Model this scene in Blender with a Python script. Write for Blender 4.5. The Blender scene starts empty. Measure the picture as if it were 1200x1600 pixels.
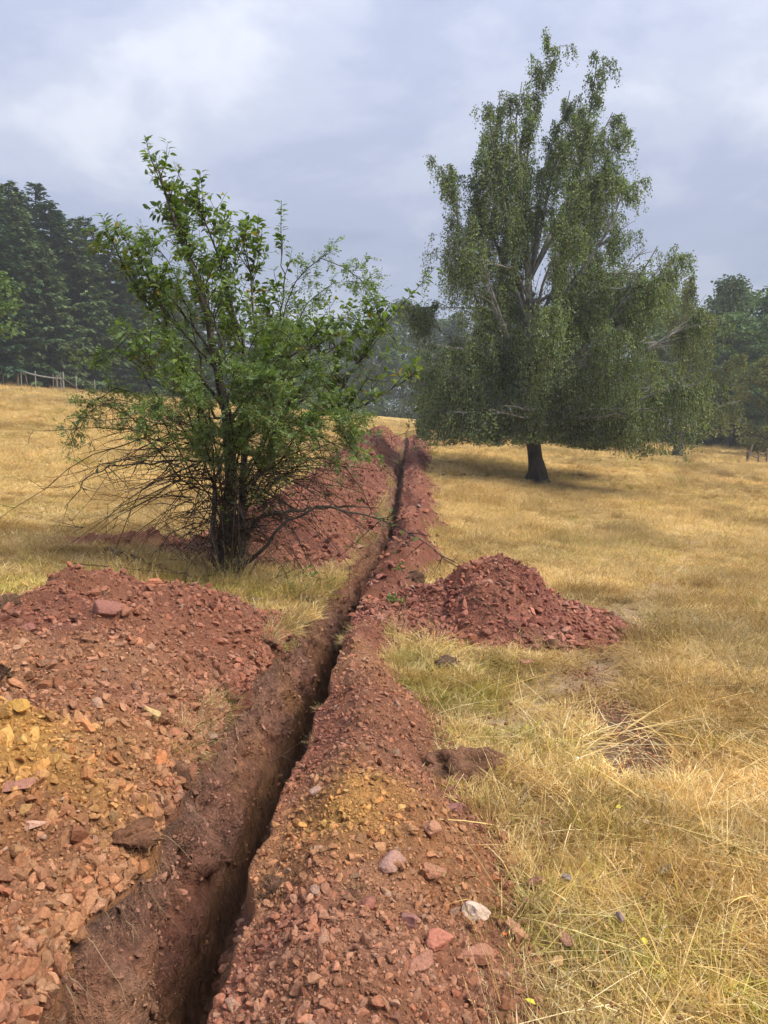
import bpy, bmesh, math
import numpy as np
from mathutils import Vector

# ------------------------------------------------------------------ camera, sky, sun, exposure
scene = bpy.context.scene
COL = scene.collection
rad = math.radians

cam_data = bpy.data.cameras.new("camera")
cam_data.sensor_fit = 'VERTICAL'
cam_data.sensor_height = 24.0
cam_data.lens = 18.03
cam_data.clip_start = 0.05
cam_data.clip_end = 1500
cam = bpy.data.objects.new("camera", cam_data)
COL.objects.link(cam)
cam.location = (0, 0, 1.6)
cam.rotation_euler = (rad(90 - 5.7), 0, 0)
scene.camera = cam

SUN_EL, SUN_AZ = 50.0, 116.0          # azimuth clockwise from the view direction: sun veiled, high on the right
sun_data = bpy.data.lights.new("sun", 'SUN')
sun_data.energy = 2.3
sun_data.angle = rad(28)
sun_data.color = (1.0, 0.93, 0.82)
sun = bpy.data.objects.new("sun", sun_data)
COL.objects.link(sun)
sd = Vector((math.sin(rad(SUN_AZ)) * math.cos(rad(SUN_EL)), math.cos(rad(SUN_AZ)) * math.cos(rad(SUN_EL)), math.sin(rad(SUN_EL))))
sun.rotation_euler = sd.to_track_quat('Z', 'Y').to_euler()

world = bpy.data.worlds.new("World")
scene.world = world
world.use_nodes = True
wt = world.node_tree
wt.nodes.clear()


def nd(t, typ, **kw):
    n = t.nodes.new(typ)
    for k, v in kw.items():
        if k[0] == 'i' and k[1:].isdigit():
            n.inputs[int(k[1:])].default_value = v
        else:
            setattr(n, k, v)
    return n


def mth(t, op, a, b=None, c=None, clamp=False):
    n = t.nodes.new('ShaderNodeMath')
    n.operation = op
    n.use_clamp = clamp
    for i, v in enumerate((a, b, c)):
        if v is None:
            continue
        if isinstance(v, (int, float)):
            n.inputs[i].default_value = v
        else:
            t.links.new(v, n.inputs[i])
    return n.outputs[0]


def ramp(t, fac, stops, interp='LINEAR'):
    n = t.nodes.new('ShaderNodeValToRGB')
    n.color_ramp.interpolation = interp
    el = n.color_ramp.elements
    while len(el) < len(stops):
        el.new(0.5)
    for e, (p, c) in zip(el, stops):
        e.position = p
        e.color = (*c, 1) if len(c) == 3 else c
    t.links.new(fac, n.inputs[0])
    return n.outputs[0]


def mixc(t, fac, a, b, blend='MIX'):
    n = t.nodes.new('ShaderNodeMix')
    n.data_type = 'RGBA'
    n.blend_type = blend
    for s, v in ((0, fac), (6, a), (7, b)):
        if isinstance(v, (int, float)):
            n.inputs[s].default_value = v
        elif isinstance(v, tuple):
            n.inputs[s].default_value = (*v, 1) if len(v) == 3 else v
        else:
            t.links.new(v, n.inputs[s])
    return n.outputs[2]


tc = nd(wt, 'ShaderNodeTexCoord')
sep = nd(wt, 'ShaderNodeSeparateXYZ')
wt.links.new(tc.outputs['Generated'], sep.inputs[0])
zc = mth(wt, 'MAXIMUM', sep.outputs[2], 0.0)
zd = mth(wt, 'ADD', zc, 0.22)
comb = nd(wt, 'ShaderNodeCombineXYZ')
wt.links.new(mth(wt, 'DIVIDE', sep.outputs[0], zd), comb.inputs[0])
wt.links.new(mth(wt, 'DIVIDE', sep.outputs[1], zd), comb.inputs[1])
n1 = nd(wt, 'ShaderNodeTexNoise')
n1.inputs['Scale'].default_value = 1.9
n1.inputs['Detail'].default_value = 8
n1.inputs['Roughness'].default_value = 0.55
n1.inputs['Distortion'].default_value = 0.25
mp = nd(wt, 'ShaderNodeMapping')
mp.inputs['Location'].default_value = (2.6, 6.1, 3.1)
mp.inputs['Rotation'].default_value = (0, 0, 0.6)
mp.inputs['Scale'].default_value = (0.95, 1.0, 1)
wt.links.new(comb.outputs[0], mp.inputs[0])
wt.links.new(mp.outputs[0], n1.inputs['Vector'])
cloud = ramp(wt, n1.outputs['Fac'], [(0.30, (0.36, 0.40, 0.54)), (0.46, (0.44, 0.48, 0.63)), (0.57, (0.53, 0.565, 0.70)), (0.72, (0.70, 0.73, 0.82))], 'EASE')
lum = mth(wt, 'MULTIPLY_ADD', zc, 2.0, 0.82)          # an overcast sky is brighter towards the zenith
cl2 = nd(wt, 'ShaderNodeVectorMath', operation='SCALE')
wt.links.new(cloud, cl2.inputs[0])
wt.links.new(lum, cl2.inputs['Scale'])
bg_cloud = nd(wt, 'ShaderNodeBackground')
wt.links.new(cl2.outputs[0], bg_cloud.inputs[0])
bg_cloud.inputs[1].default_value = 0.375
sky = nd(wt, 'ShaderNodeTexSky')
sky.sky_type = 'NISHITA'
sky.sun_disc = False
sky.sun_elevation = rad(SUN_EL)
sky.sun_rotation = rad(SUN_AZ)
bg_sky = nd(wt, 'ShaderNodeBackground')
wt.links.new(sky.outputs[0], bg_sky.inputs[0])
bg_sky.inputs[1].default_value = 0.06
wmix = nd(wt, 'ShaderNodeMixShader')
wmix.inputs[0].default_value = 0.86
wt.links.new(bg_sky.outputs[0], wmix.inputs[1])
wt.links.new(bg_cloud.outputs[0], wmix.inputs[2])
wo = nd(wt, 'ShaderNodeOutputWorld')
wt.links.new(wmix.outputs[0], wo.inputs[0])

scene.view_settings.view_transform = 'Standard'
scene.view_settings.look = 'None'
scene.view_settings.gamma = 1
scene.view_settings.exposure = 1.18
scene.render.engine = 'CYCLES'
scene.cycles.max_bounces = 6
scene.cycles.diffuse_bounces = 4
scene.cycles.glossy_bounces = 2
scene.cycles.transmission_bounces = 3
scene.cycles.transparent_max_bounces = 8
scene.cycles.volume_bounces = 1
scene.cycles.use_denoising = True
scene.cycles.use_adaptive_sampling = True
scene.cycles.adaptive_threshold = 0.03
scene.cycles.caustics_reflective = False
scene.cycles.caustics_refractive = False

# ------------------------------------------------------------------ numeric helpers
rng = np.random.default_rng(7)


def _hash(i, j, k, seed):
    h = (i.astype(np.int64) * 374761393 + j.astype(np.int64) * 668265263 + k.astype(np.int64) * 2147483647 + seed * 974634531) & 0xFFFFFFFF
    h = ((h ^ (h >> 13)) * 1274126177) & 0xFFFFFFFF
    h = ((h ^ (h >> 16)) * 2246822519) & 0xFFFFFFFF
    return ((h ^ (h >> 15)) & 0xFFFFFF) / float(0xFFFFFF)


def vnoise(x, y, z=0.0, seed=0):
    x, y, z = np.broadcast_arrays(np.asarray(x, float), np.asarray(y, float), np.asarray(z, float))
    xi, yi, zi = np.floor(x), np.floor(y), np.floor(z)
    fx, fy, fz = x - xi, y - yi, z - zi
    fx, fy, fz = (t * t * t * (t * (t * 6 - 15) + 10) for t in (fx, fy, fz))
    r = 0
    for a in (0, 1):
        for b in (0, 1):
            for c in (0, 1):
                w = (fx if a else 1 - fx) * (fy if b else 1 - fy) * (fz if c else 1 - fz)
                r = r + w * _hash(xi + a, yi + b, zi + c, seed)
    return r * 2 - 1


def fbm(x, y, z=0.0, seed=0, octv=4, gain=0.5):
    s, a, r = 1.0, 1.0, 0
    for o in range(octv):
        r = r + a * vnoise(np.asarray(x) * s, np.asarray(y) * s, np.asarray(z) * s, seed + o * 17)
        s *= 2.03
        a *= gain
    return r


def sstep(a, b, x):
    t = np.clip((x - a) / (b - a), 0, 1)
    return t * t * (3 - 2 * t)


def smooth_table(xs, ys, lo, hi, n, w):
    t = np.linspace(lo, hi, n)
    v = np.interp(t, xs, ys)
    k = max(3, int(w / (hi - lo) * n))
    ker = np.hanning(2 * k + 1)
    ker /= ker.sum()
    return t, np.convolve(np.concatenate([np.full(k, v[0]), v, np.full(k, v[-1])]), ker, 'valid')


def unit(v):
    return v / np.maximum(np.linalg.norm(v, axis=-1, keepdims=True), 1e-9)


TA = smooth_table([-50, 8, 14, 20, 26, 32, 50, 70, 100, 160, 420], [0, 0, .06, .38, .82, 1.3, 2.15, 3.05, 4.2, 5.5, 8], -50, 420, 6000, 6)
TBL = smooth_table([-50, 0, 4, 8, 20, 50, 100, 420], [0, 0, .03, .085, .1, .116, .09, .05], -50, 420, 6000, 3)
TBR = smooth_table([-50, 0, 8, 20, 50, 100, 420], [.02, .02, .05, .1, .1, .09, .05], -50, 420, 6000, 4)


def ground(x, y):
    """height of the meadow: rises away from the camera and towards the left"""
    x = np.asarray(x, float)
    y = np.asarray(y, float)
    z = np.interp(y, *TA) - np.interp(y, *TBL) * 60 * np.tanh(np.minimum(x, 0) / 60) - np.interp(y, *TBR) * 22 * np.tanh(np.maximum(x, 0) / 22)
    return z + .018 * fbm(x * .9, y * .9, 0, 3, 3) + .05 * vnoise(x * .17, y * .17, 0, 5)


TY = [-12, 1.5, 3, 4.3, 5.9, 7.5, 9.5, 12, 16, 20, 24, 30, 34, 36, 37]
TXL = smooth_table(TY, [-1.0, -.97, -.90, -.85, -.76, -.56, -.31, -.08, .06, .2, .4, .66, .8, .9, 1.02], -12, 37, 3000, .8)
TXR = smooth_table(TY, [-.47, -.45, -.40, -.37, -.30, -.18, .00, .22, .36, .5, .7, .96, 1.1, 1.12, 1.02], -12, 37, 3000, .8)


def lip_l(y):
    y = np.asarray(y, float)
    a = np.interp(y, *TXL)
    w = np.clip((36.5 - y) / 3, 0, 1)
    return a + w * (.045 * fbm(y * 1.7, 0, 0, 11, 4, .6) - .03 * np.maximum(0, vnoise(y * .9, 4, 0, 12)))


def lip_r(y):
    y = np.asarray(y, float)
    a = np.interp(y, *TXR)
    w = np.clip((36.5 - y) / 3, 0, 1)
    return a + w * .04 * fbm(y * 1.9, 7, 0, 14, 4, .6)


def project(P):
    th = rad(5.7)
    z = P[:, 2] - 1.6
    fw = P[:, 1] * math.cos(th) - z * math.sin(th)
    up = P[:, 1] * math.sin(th) + z * math.cos(th)
    fw = np.maximum(fw, .01)
    return 600 + 1202 * P[:, 0] / fw, 800 - 1202 * up / fw, fw


# ------------------------------------------------------------------ mesh helpers
class Acc:
    """collects vertex / face / colour arrays and builds ONE mesh"""
    def __init__(self):
        self.V, self.F3, self.F4, self.C, self.n = [], [], [], [], 0

    def add(self, V, F, C=None):
        V = np.asarray(V, float).reshape(-1, 3)
        F = np.asarray(F, np.int64)
        if F.size:
            (self.F3 if F.shape[1] == 3 else self.F4).append(F + self.n)
        self.V.append(V)
        if C is None:
            C = (1, 1, 1)
        C = np.asarray(C, float)
        self.C.append(np.broadcast_to(C, (len(V), 3)) if C.ndim == 1 else C)
        self.n += len(V)

    def mesh(self, name, mat, smooth=False):
        me = bpy.data.meshes.new(name)
        V = np.concatenate(self.V)
        F3 = np.concatenate(self.F3) if self.F3 else np.zeros((0, 3), int)
        F4 = np.concatenate(self.F4) if self.F4 else np.zeros((0, 4), int)
        me.vertices.add(len(V))
        me.vertices.foreach_set('co', V.astype(np.float32).ravel())
        lv = np.concatenate([F3.ravel(), F4.ravel()]).astype(np.int32)
        me.loops.add(len(lv))
        me.loops.foreach_set('vertex_index', lv)
        tot = np.concatenate([np.full(len(F3), 3), np.full(len(F4), 4)]).astype(np.int32)
        st = np.concatenate([[0], np.cumsum(tot)[:-1]]).astype(np.int32)
        me.polygons.add(len(tot))
        me.polygons.foreach_set('loop_start', st)
        me.polygons.foreach_set('loop_total', tot)
        me.polygons.foreach_set('use_smooth', np.full(len(tot), smooth, dtype=bool))
        at = me.color_attributes.new('Col', 'FLOAT_COLOR', 'POINT')
        C = np.concatenate(self.C)
        at.data.foreach_set('color', np.concatenate([C, np.ones((len(C), 1))], 1).astype(np.float32).ravel())
        me.update(calc_edges=True)
        me.validate()
        if mat:
            me.materials.append(mat)
        return me


def link(name, me, parent=None, loc=(0, 0, 0), label=None, cat=None, group=None, kind=None):
    o = bpy.data.objects.new(name, me)
    COL.objects.link(o)
    o.location = loc
    if parent is not None:
        o.parent = parent
    for k, v in (('label', label), ('category', cat), ('group', group), ('kind', kind)):
        if v:
            o[k] = v
    return o


def tubes(P, R, S=5):
    """P (N,K,3) polylines, R (N,K) radii -> vertices and quads"""
    P = np.asarray(P, float)
    R = np.asarray(R, float)
    if P.ndim == 2:
        P, R = P[None], R[None]
    N, K, _ = P.shape
    T = unit(np.gradient(P, axis=1))
    m = np.abs(unit(P[:, -1] - P[:, 0])[:, 2]) > .8
    ref = np.where(m[:, None], np.array([1., 0.13, 0]), np.array([0.1, 0.07, 1.]))[:, None, :]
    B = unit(np.cross(T, ref))
    Q = np.cross(B, T)
    a = np.arange(S) / S * 2 * math.pi
    V = P[:, :, None, :] + R[:, :, None, None] * (np.cos(a)[None, None, :, None] * B[:, :, None, :] + np.sin(a)[None, None, :, None] * Q[:, :, None, :])
    n, k, s = np.meshgrid(np.arange(N), np.arange(K - 1), np.arange(S), indexing='ij')
    i = (n * K + k) * S
    F = np.stack([i + s, i + (s + 1) % S, i + S + (s + 1) % S, i + S + s], -1).reshape(-1, 4)
    return V.reshape(-1, 3), F


def resample(pts, K):
    """smooth polyline through pts, K points"""
    pts = np.asarray(pts, float)
    d = np.concatenate([[0], np.cumsum(np.linalg.norm(np.diff(pts, axis=0), axis=1))])
    t = np.linspace(0, d[-1], K * 8)
    Q = np.stack([np.interp(t, d, pts[:, c]) for c in range(3)], 1)
    k = max(1, K * 8 // (len(pts) * 3))
    Qp = np.concatenate([np.repeat(Q[:1], k, 0) + (np.arange(-k, 0)[:, None]) * (Q[1] - Q[0]), Q, np.repeat(Q[-1:], k, 0) + (np.arange(1, k + 1)[:, None]) * (Q[-1] - Q[-2])])
    ker = np.hanning(2 * k + 3)[1:-1]
    ker /= ker.sum()
    Q = np.stack([np.convolve(Qp[:, c], ker, 'valid') for c in range(3)], 1)
    return Q[np.linspace(0, len(Q) - 1, K).astype(int)]


def ribbons(P, W, side=None, r=None):
    """flat grass blades: P (N,K,3), W (N,K) half widths"""
    N, K, _ = P.shape
    r = r or rng
    T = unit(np.gradient(P, axis=1))
    if side is None:
        a = r.uniform(0, 2 * math.pi, N)
        side = np.stack([np.cos(a), np.sin(a), np.zeros(N)], 1)
    Sd = unit(side[:, None, :] - (side[:, None, :] * T).sum(-1, keepdims=True) * T)
    V = np.stack([P - Sd * W[..., None], P + Sd * W[..., None]], 2)
    n, k = np.meshgrid(np.arange(N), np.arange(K - 1), indexing='ij')
    i = (n * K + k) * 2
    F = np.stack([i, i + 1, i + 3, i + 2], -1).reshape(-1, 4)
    return V.reshape(-1, 3), F


def leaf_quads(P, D, Nn, L, W, C, fold=.12, acc=None):
    """rhombic leaves (two triangles as one bent quad): base P, direction D, normal Nn"""
    D = unit(D)
    S = unit(np.cross(D, Nn))
    U = np.cross(S, D)
    L = np.asarray(L)[:, None]
    W = np.asarray(W)[:, None]
    mid = P + D * L * .45
    V = np.stack([P, mid + S * W + U * W * fold, P + D * L - U * L * fold, mid - S * W + U * W * fold], 1)
    i = np.arange(len(P))[:, None] * 4
    acc.add(V.reshape(-1, 3), i + np.arange(4)[None], np.repeat(C, 4, 0))


def leaf_fine(P, D, Nn, L, W, C, acc):
    """ovate leaves folded along the midrib, tip drooping: 8 triangles each"""
    D = unit(D)
    S = unit(np.cross(D, Nn))
    U = np.cross(S, D)
    L = np.asarray(L)[:, None]
    W = np.asarray(W)[:, None]
    pts = [P, P + D * L * .3 + S * W * .85 + U * W * .3, P + D * L * .65 + S * W * .8 + U * W * .15 - U * L * .05, P + D * L - U * L * .18,
           P + D * L * .65 - S * W * .8 + U * W * .15 - U * L * .05, P + D * L * .3 - S * W * .85 + U * W * .3, P + D * L * .48]
    V = np.stack(pts, 1)
    i = np.arange(len(P))[:, None] * 7
    F = np.concatenate([i + np.array(f)[None] for f in ((0, 6, 1), (1, 6, 2), (2, 6, 3), (3, 6, 4), (4, 6, 5), (5, 6, 0))])
    acc.add(V.reshape(-1, 3), F, np.repeat(C, 7, 0))


def leaf_colours(r, n, pal, var=.25):
    pal = np.array(pal)
    return pal[r.integers(0, len(pal), n)] * r.uniform(1 - var, 1 + var, n)[:, None]


def rand_dirs(n, r=None):
    return unit((r or rng).normal(size=(n, 3)))


# ------------------------------------------------------------------ materials
def new_mat(name):
    m = bpy.data.materials.new(name)
    m.use_nodes = True
    t = m.node_tree
    t.nodes.clear()
    return m, t


def out(t, sh):
    o = nd(t, 'ShaderNodeOutputMaterial')
    t.links.new(sh, o.inputs[0])


def noise(t, scale, detail=4, rough=.55, vec=None, dist=0):
    n = nd(t, 'ShaderNodeTexNoise')
    n.inputs['Scale'].default_value = scale
    n.inputs['Detail'].default_value = detail
    n.inputs['Roughness'].default_value = rough
    n.inputs['Distortion'].default_value = dist
    if vec is not None:
        t.links.new(vec, n.inputs['Vector'])
    return n.outputs['Fac']


def attr(t, name, typ='GEOMETRY'):
    a = nd(t, 'ShaderNodeAttribute')
    a.attribute_type = typ
    a.attribute_name = name
    return a.outputs['Color']


def principled(t, col, rough=.9, normal=None, spec=.25):
    b = nd(t, 'ShaderNodeBsdfPrincipled')
    if isinstance(col, tuple):
        b.inputs['Base Color'].default_value = (*col, 1)
    else:
        t.links.new(col, b.inputs['Base Color'])
    b.inputs['Roughness'].default_value = rough
    b.inputs['Specular IOR Level'].default_value = spec
    if normal is not None:
        t.links.new(normal, b.inputs['Normal'])
    return b.outputs[0]


def bump(t, h, strength=.5, dist=.02):
    b = nd(t, 'ShaderNodeBump')
    b.inputs['Strength'].default_value = strength
    b.inputs['Distance'].default_value = dist
    t.links.new(h, b.inputs['Height'])
    return b.outputs[0]


def pos(t):
    return nd(t, 'ShaderNodeNewGeometry').outputs['Position']


def soil_material(name):
    m, t = new_mat(name)
    p = pos(t)
    c = attr(t, 'Col')
    v = noise(t, 60, 5, .65, p)
    c = mixc(t, 1.0, c, ramp(t, v, [(.25, (.55, .52, .50)), (.5, (1, 1, 1)), (.78, (1.45, 1.4, 1.35))]), 'MULTIPLY')
    v2 = noise(t, 7, 3, .6, p)
    c = mixc(t, 1.0, c, ramp(t, v2, [(.3, (.8, .78, .78)), (.7, (1.15, 1.12, 1.08))]), 'MULTIPLY')
    vo = nd(t, 'ShaderNodeTexVoronoi')
    vo.inputs['Scale'].default_value = 70
    t.links.new(p, vo.inputs['Vector'])
    h = mth(t, 'ADD', mth(t, 'MULTIPLY', v, 1.2), mth(t, 'MULTIPLY', vo.outputs['Distance'], -.6))
    h = mth(t, 'ADD', h, noise(t, 220, 3, .6, p))
    out(t, principled(t, c, .95, bump(t, h, .9, .016), .12))
    return m


def stone_material(name, source):
    m, t = new_mat(name)
    if source == 'instance':
        c = attr(t, 'icol', 'INSTANCER')
    else:
        c = nd(t, 'ShaderNodeObjectInfo').outputs['Color']
    p = pos(t)
    v = noise(t, 90, 5, .7, p)
    c = mixc(t, 1.0, c, ramp(t, v, [(.25, (.6, .57, .55)), (.5, (1, 1, 1)), (.78, (1.35, 1.3, 1.25))]), 'MULTIPLY')
    h = mth(t, 'ADD', v, mth(t, 'MULTIPLY', noise(t, 25, 3, .6, p), 1.4))
    out(t, principled(t, c, .92, bump(t, h, .7, .01), .15))
    return m


def leaf_material(name, trans=.45, rough=.5, spec=.35, tmul=(1.25, 1.35, .5), inst=False):
    m, t = new_mat(name)
    c = attr(t, 'Col')
    if inst:
        c = mixc(t, 1.0, c, attr(t, 'icol', 'INSTANCER'), 'MULTIPLY')
    b = principled(t, c, rough, None, spec)
    tr = nd(t, 'ShaderNodeBsdfTranslucent')
    t.links.new(mixc(t, 1.0, c, tmul, 'MULTIPLY'), tr.inputs[0])
    mx = nd(t, 'ShaderNodeMixShader')
    mx.inputs[0].default_value = trans
    t.links.new(b, mx.inputs[1])
    t.links.new(tr.outputs[0], mx.inputs[2])
    out(t, mx.outputs[0])
    return m


def leaf_obj_material(name):
    m, t = new_mat(name)
    c = nd(t, 'ShaderNodeObjectInfo').outputs['Color']
    b = principled(t, c, .45, None, .35)
    tr = nd(t, 'ShaderNodeBsdfTranslucent')
    t.links.new(mixc(t, 1.0, c, (1.25, 1.35, .5), 'MULTIPLY'), tr.inputs[0])
    mx = nd(t, 'ShaderNodeMixShader')
    mx.inputs[0].default_value = .42
    t.links.new(b, mx.inputs[1])
    t.links.new(tr.outputs[0], mx.inputs[2])
    out(t, mx.outputs[0])
    return m


def bark_material(name, dark, light, scale=18, use_col=False):
    m, t = new_mat(name)
    p = pos(t)
    mpn = nd(t, 'ShaderNodeMapping')
    mpn.inputs['Scale'].default_value = (1, 1, .3)
    t.links.new(p, mpn.inputs[0])
    v = noise(t, scale, 5, .65, mpn.outputs[0], .4)
    c = ramp(t, v, [(.32, dark), (.66, light)])
    if use_col:
        c = mixc(t, 1.0, c, attr(t, 'Col'), 'MULTIPLY')
    out(t, principled(t, c, .9, bump(t, v, .7, .02), .15))
    return m


def plain_material(name, c, rough=.8):
    m, t = new_mat(name)
    v = noise(t, 30, 4, .6, pos(t))
    cc = mixc(t, 1.0, c, ramp(t, v, [(.3, (.75, .74, .72)), (.7, (1.12, 1.1, 1.08))]), 'MULTIPLY')
    out(t, principled(t, cc, rough, bump(t, v, .3, .01), .3))
    return m


M_SOIL = soil_material('red_soil')
m, t = new_mat('trench_wall')
p = pos(t)
mpw = nd(t, 'ShaderNodeMapping')
mpw.inputs['Scale'].default_value = (1, 1, .22)
mpw.inputs['Rotation'].default_value = (rad(14), 0, 0)
t.links.new(p, mpw.inputs[0])
scr = noise(t, 34, 5, .65, mpw.outputs[0], .3)
lum_ = noise(t, 16, 5, .68, p, .5)
crumb = noise(t, 95, 4, .7, p)
c = attr(t, 'Col')
c = mixc(t, 1.0, c, ramp(t, scr, [(.3, (.62, .6, .58)), (.5, (1, 1, 1)), (.72, (1.4, 1.34, 1.26))]), 'MULTIPLY')
c = mixc(t, 1.0, c, ramp(t, lum_, [(.3, (.6, .56, .54)), (.48, (1, 1, 1)), (.75, (1.3, 1.26, 1.2))]), 'MULTIPLY')
h = mth(t, 'ADD', mth(t, 'MULTIPLY', lum_, 3.0), mth(t, 'ADD', mth(t, 'MULTIPLY', scr, 1.2), crumb))
out(t, principled(t, c, .95, bump(t, h, 1.0, .03), .12))
M_WALL = m
M_STONE_I = stone_material('stone_scatter', 'instance')
M_STONE_O = stone_material('stone_single', 'object')
M_GRASS = leaf_material('dry_grass', .3, .7, .15, (1.02, 1.0, .88), True)
M_ROOT = leaf_material('roots', .1, .9, .1, (1, 1, 1))
M_APPLE_LEAF = leaf_material('apple_leaf', .42, .45, .35)
M_APPLE_LEAF_O = leaf_obj_material('apple_leaf_single')
M_ROSE_LEAF = leaf_material('rose_leaf', .4, .5, .3)
M_BIRCH_LEAF = leaf_material('birch_leaf', .42, .45, .4)
M_FAR_LEAF = leaf_material('far_leaf', .3, .6, .25)
M_NEEDLE = leaf_material('needles', .18, .7, .15)
M_BARK_DARK = bark_material('dark_bark', (.028, .023, .018), (.13, .11, .088), 30)
M_TWIG = bark_material('twig_bark', (.026, .02, .016), (.10, .075, .056), 40, True)
M_BIRCH_BARK = bark_material('birch_bark', (.022, .019, .016), (.085, .072, .058), 9)
M_BIRCH_LIMB = bark_material('birch_limb', (.07, .066, .062), (.33, .315, .295), 7)
M_FAR_BARK = bark_material('far_bark', (.03, .025, .02), (.1, .085, .07), 6)

# ------------------------------------------------------------------ ground: masks shared by the soil colour and the grass
TRAIL = np.array([(5.6, 13.6), (4.67, 11.68), (3.24, 8.72), (2.36, 7.23), (1.53, 5.44), (.95, 4.5), (.6, 4.1)])
RUT = np.array([(1.6, 5.3), (1.45, 4.75), (1.33, 4.2), (1.28, 3.65)])


def seg_dist(x, y, line):
    d = np.full(np.shape(x), 1e9)
    for (ax, ay), (bx, by) in zip(line[:-1], line[1:]):
        t = np.clip(((x - ax) * (bx - ax) + (y - ay) * (by - ay)) / ((bx - ax) ** 2 + (by - ay) ** 2), 0, 1)
        d = np.minimum(d, np.hypot(x - ax - t * (bx - ax), y - ay - t * (by - ay)))
    return d


def blob(x, y, cx, cy, rx, ry):
    return np.exp(-(((x - cx) / rx) ** 2 + ((y - cy) / ry) ** 2))


def bare_mask(x, y):
    n = fbm(x * 3.1, y * 3.1, 0, 21, 3)
    m = .45 * np.exp(-(seg_dist(x, y, TRAIL) / .2) ** 2) * sstep(-.5, .2, vnoise(x * 1.3, y * 1.3, 0, 25))
    m = np.maximum(m, 1.5 * np.exp(-(seg_dist(x, y, RUT) / .19) ** 2))
    for b in ((-4.4, 10.5, .8, .35, .9), (-2.95, 8.95, 1.0, .3, 1.1), (-5.9, 12.4, .8, .3, .6), (-10.3, 28.3, 2.2, .6, .8), (-3.9, 8.0, .7, .3, .7),
              (-7.3, 19., 1.6, .5, .5), (.55, 5.15, .25, .2, .9), (.62, 3.3, .3, .2, .6), (7., 16., 1.6, .35, .45), (5.6, 23.4, 2.2, .9, .7)):
        m = np.maximum(m, b[4] * blob(x, y, *b[:4]))
    return np.clip(m * (1 + .75 * n) + .12 * np.maximum(0, vnoise(x * .8, y * .8, 0, 33) - .5), 0, 1)


def green_mask(x, y):
    m = 0
    for b in ((.4, 4.6, .4, .4, 1.), (.75, 3.95, .25, .2, .75), (-1.25, 7.1, .7, .45, .9), (.3, 5.3, .3, .25, .8), (.85, 5.05, .3, .2, .7), (.85, 2.3, .3, .22, .7),
              (.95, 3.05, .3, .3, .5), (-3.3, 6.6, .8, .6, .6), (1.2, 2.1, .25, .2, .5), (.55, 2.5, .25, .3, .5), (3.2, 12.4, 1.2, .5, .45)):
        m = np.maximum(m, b[4] * blob(x, y, *b[:4]))
    return np.clip(m + .22 * np.maximum(0, vnoise(x * .55, y * .55, 0, 41)) + .2 * np.maximum(0, vnoise(x * 1.7, y * 1.7, 0, 42)), 0, 1)


def soil_colour(x, y, z=0., kind='red', seed=50):
    """earth colours by place: red marl, orange loam, ochre pockets"""
    n1 = fbm(x * 1.6, y * 1.6, np.asarray(z) * 1.6, seed, 3)[..., None]
    n2 = fbm(x * 6, y * 6, np.asarray(z) * 6, seed + 3, 3)[..., None]
    red = np.array((.255, .108, .072))
    dark = np.array((.19, .085, .062))
    orange = np.array((.32, .158, .085))
    ochre = np.array((.42, .24, .075))
    maroon = np.array((.205, .082, .062))
    pink = np.array((.36, .20, .135))
    c = red + (orange - red) * np.clip(.35 + 1.1 * n1, 0, 1.15) + (dark - red) * np.clip(n2 * .9, 0, .8)
    c = c + (pink - c) * np.clip(-n2 * .7 + .25 * fbm(x * .9 + 7, y * .9, 0, seed + 7, 2)[..., None], 0, .55)
    if kind == 'maroon':
        c = maroon + (red - maroon) * np.clip(.45 + .9 * n1, 0, 1) + (dark * .8 - maroon) * np.clip(n2, 0, .6)
        c = c + (pink * .95 - c) * np.clip(-n2 * .5, 0, .35)
    if kind == 'near':
        far = sstep(3.9, 5.0, np.asarray(y) + .25 * n1[..., 0])[..., None]
        c = c + (red * .95 - c) * far * .75
        o = np.clip(1.1 * blob(x, y, -1.38, 2.9, .30, .27) + .5 * blob(x, y, -1.55, 2.6, .35, .35) + .6 * vnoise(x * 4, y * 4, 0, 61) * blob(x, y, -1.3, 2.9, .6, .5), 0, 1)[..., None]
        c = c + (ochre * 1.1 - c) * o * .9
    if kind == 'right':
        o = np.clip(1.6 * blob(x, y, -.05, 2.78, .22, .2) * (1 + .6 * vnoise(x * 12, y * 12, 0, 62)), 0, 1)[..., None]
        c = c + (ochre * 1.15 - c) * o * .95
        o2 = np.clip(blob(x, y, .22, 2.65, .25, .35), 0, 1)[..., None]
        c = c + (orange * np.array((1.05, 1.08, 1.0)) - c) * o2 * .8
        c = c + (dark * 1.2 - c) * (blob(x, y, .0, 3.6, .4, .7) * .55)[..., None]
    return np.clip(c * np.array((.97, .94, .89)), .01, .9)


# ------------------------------------------------------------------ the meadow and the trench
def row_positions(lo, hi):
    r, y = [], lo
    while y < hi:
        r.append(y)
        y += .022 * max(1., y / 3.2)
    return r


Y_T = np.array([-2 + i * .1 for i in range(30)] + row_positions(1.0, 36.8))
Y_B = np.array([-11, -8, -5, -3])
Y_F = np.array([37 + i * .8 for i in range(40)] + [69 + i * 2.5 for i in range(32)])
Y_ALL = np.concatenate([Y_B, Y_T, Y_F])
U = [0., .02]
while U[-1] < 118:
    U.append(U[-1] + (.045 if U[-1] < 2.2 else max(.045, .045 * U[-1] / 2.2 * 1.05)))
U = np.array(U)


def grid_faces(nr, nc):
    i, j = np.meshgrid(np.arange(nr - 1), np.arange(nc - 1), indexing='ij')
    a = i * nc + j
    return np.stack([a, a + 1, a + nc + 1, a + nc], -1).reshape(-1, 4)


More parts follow.
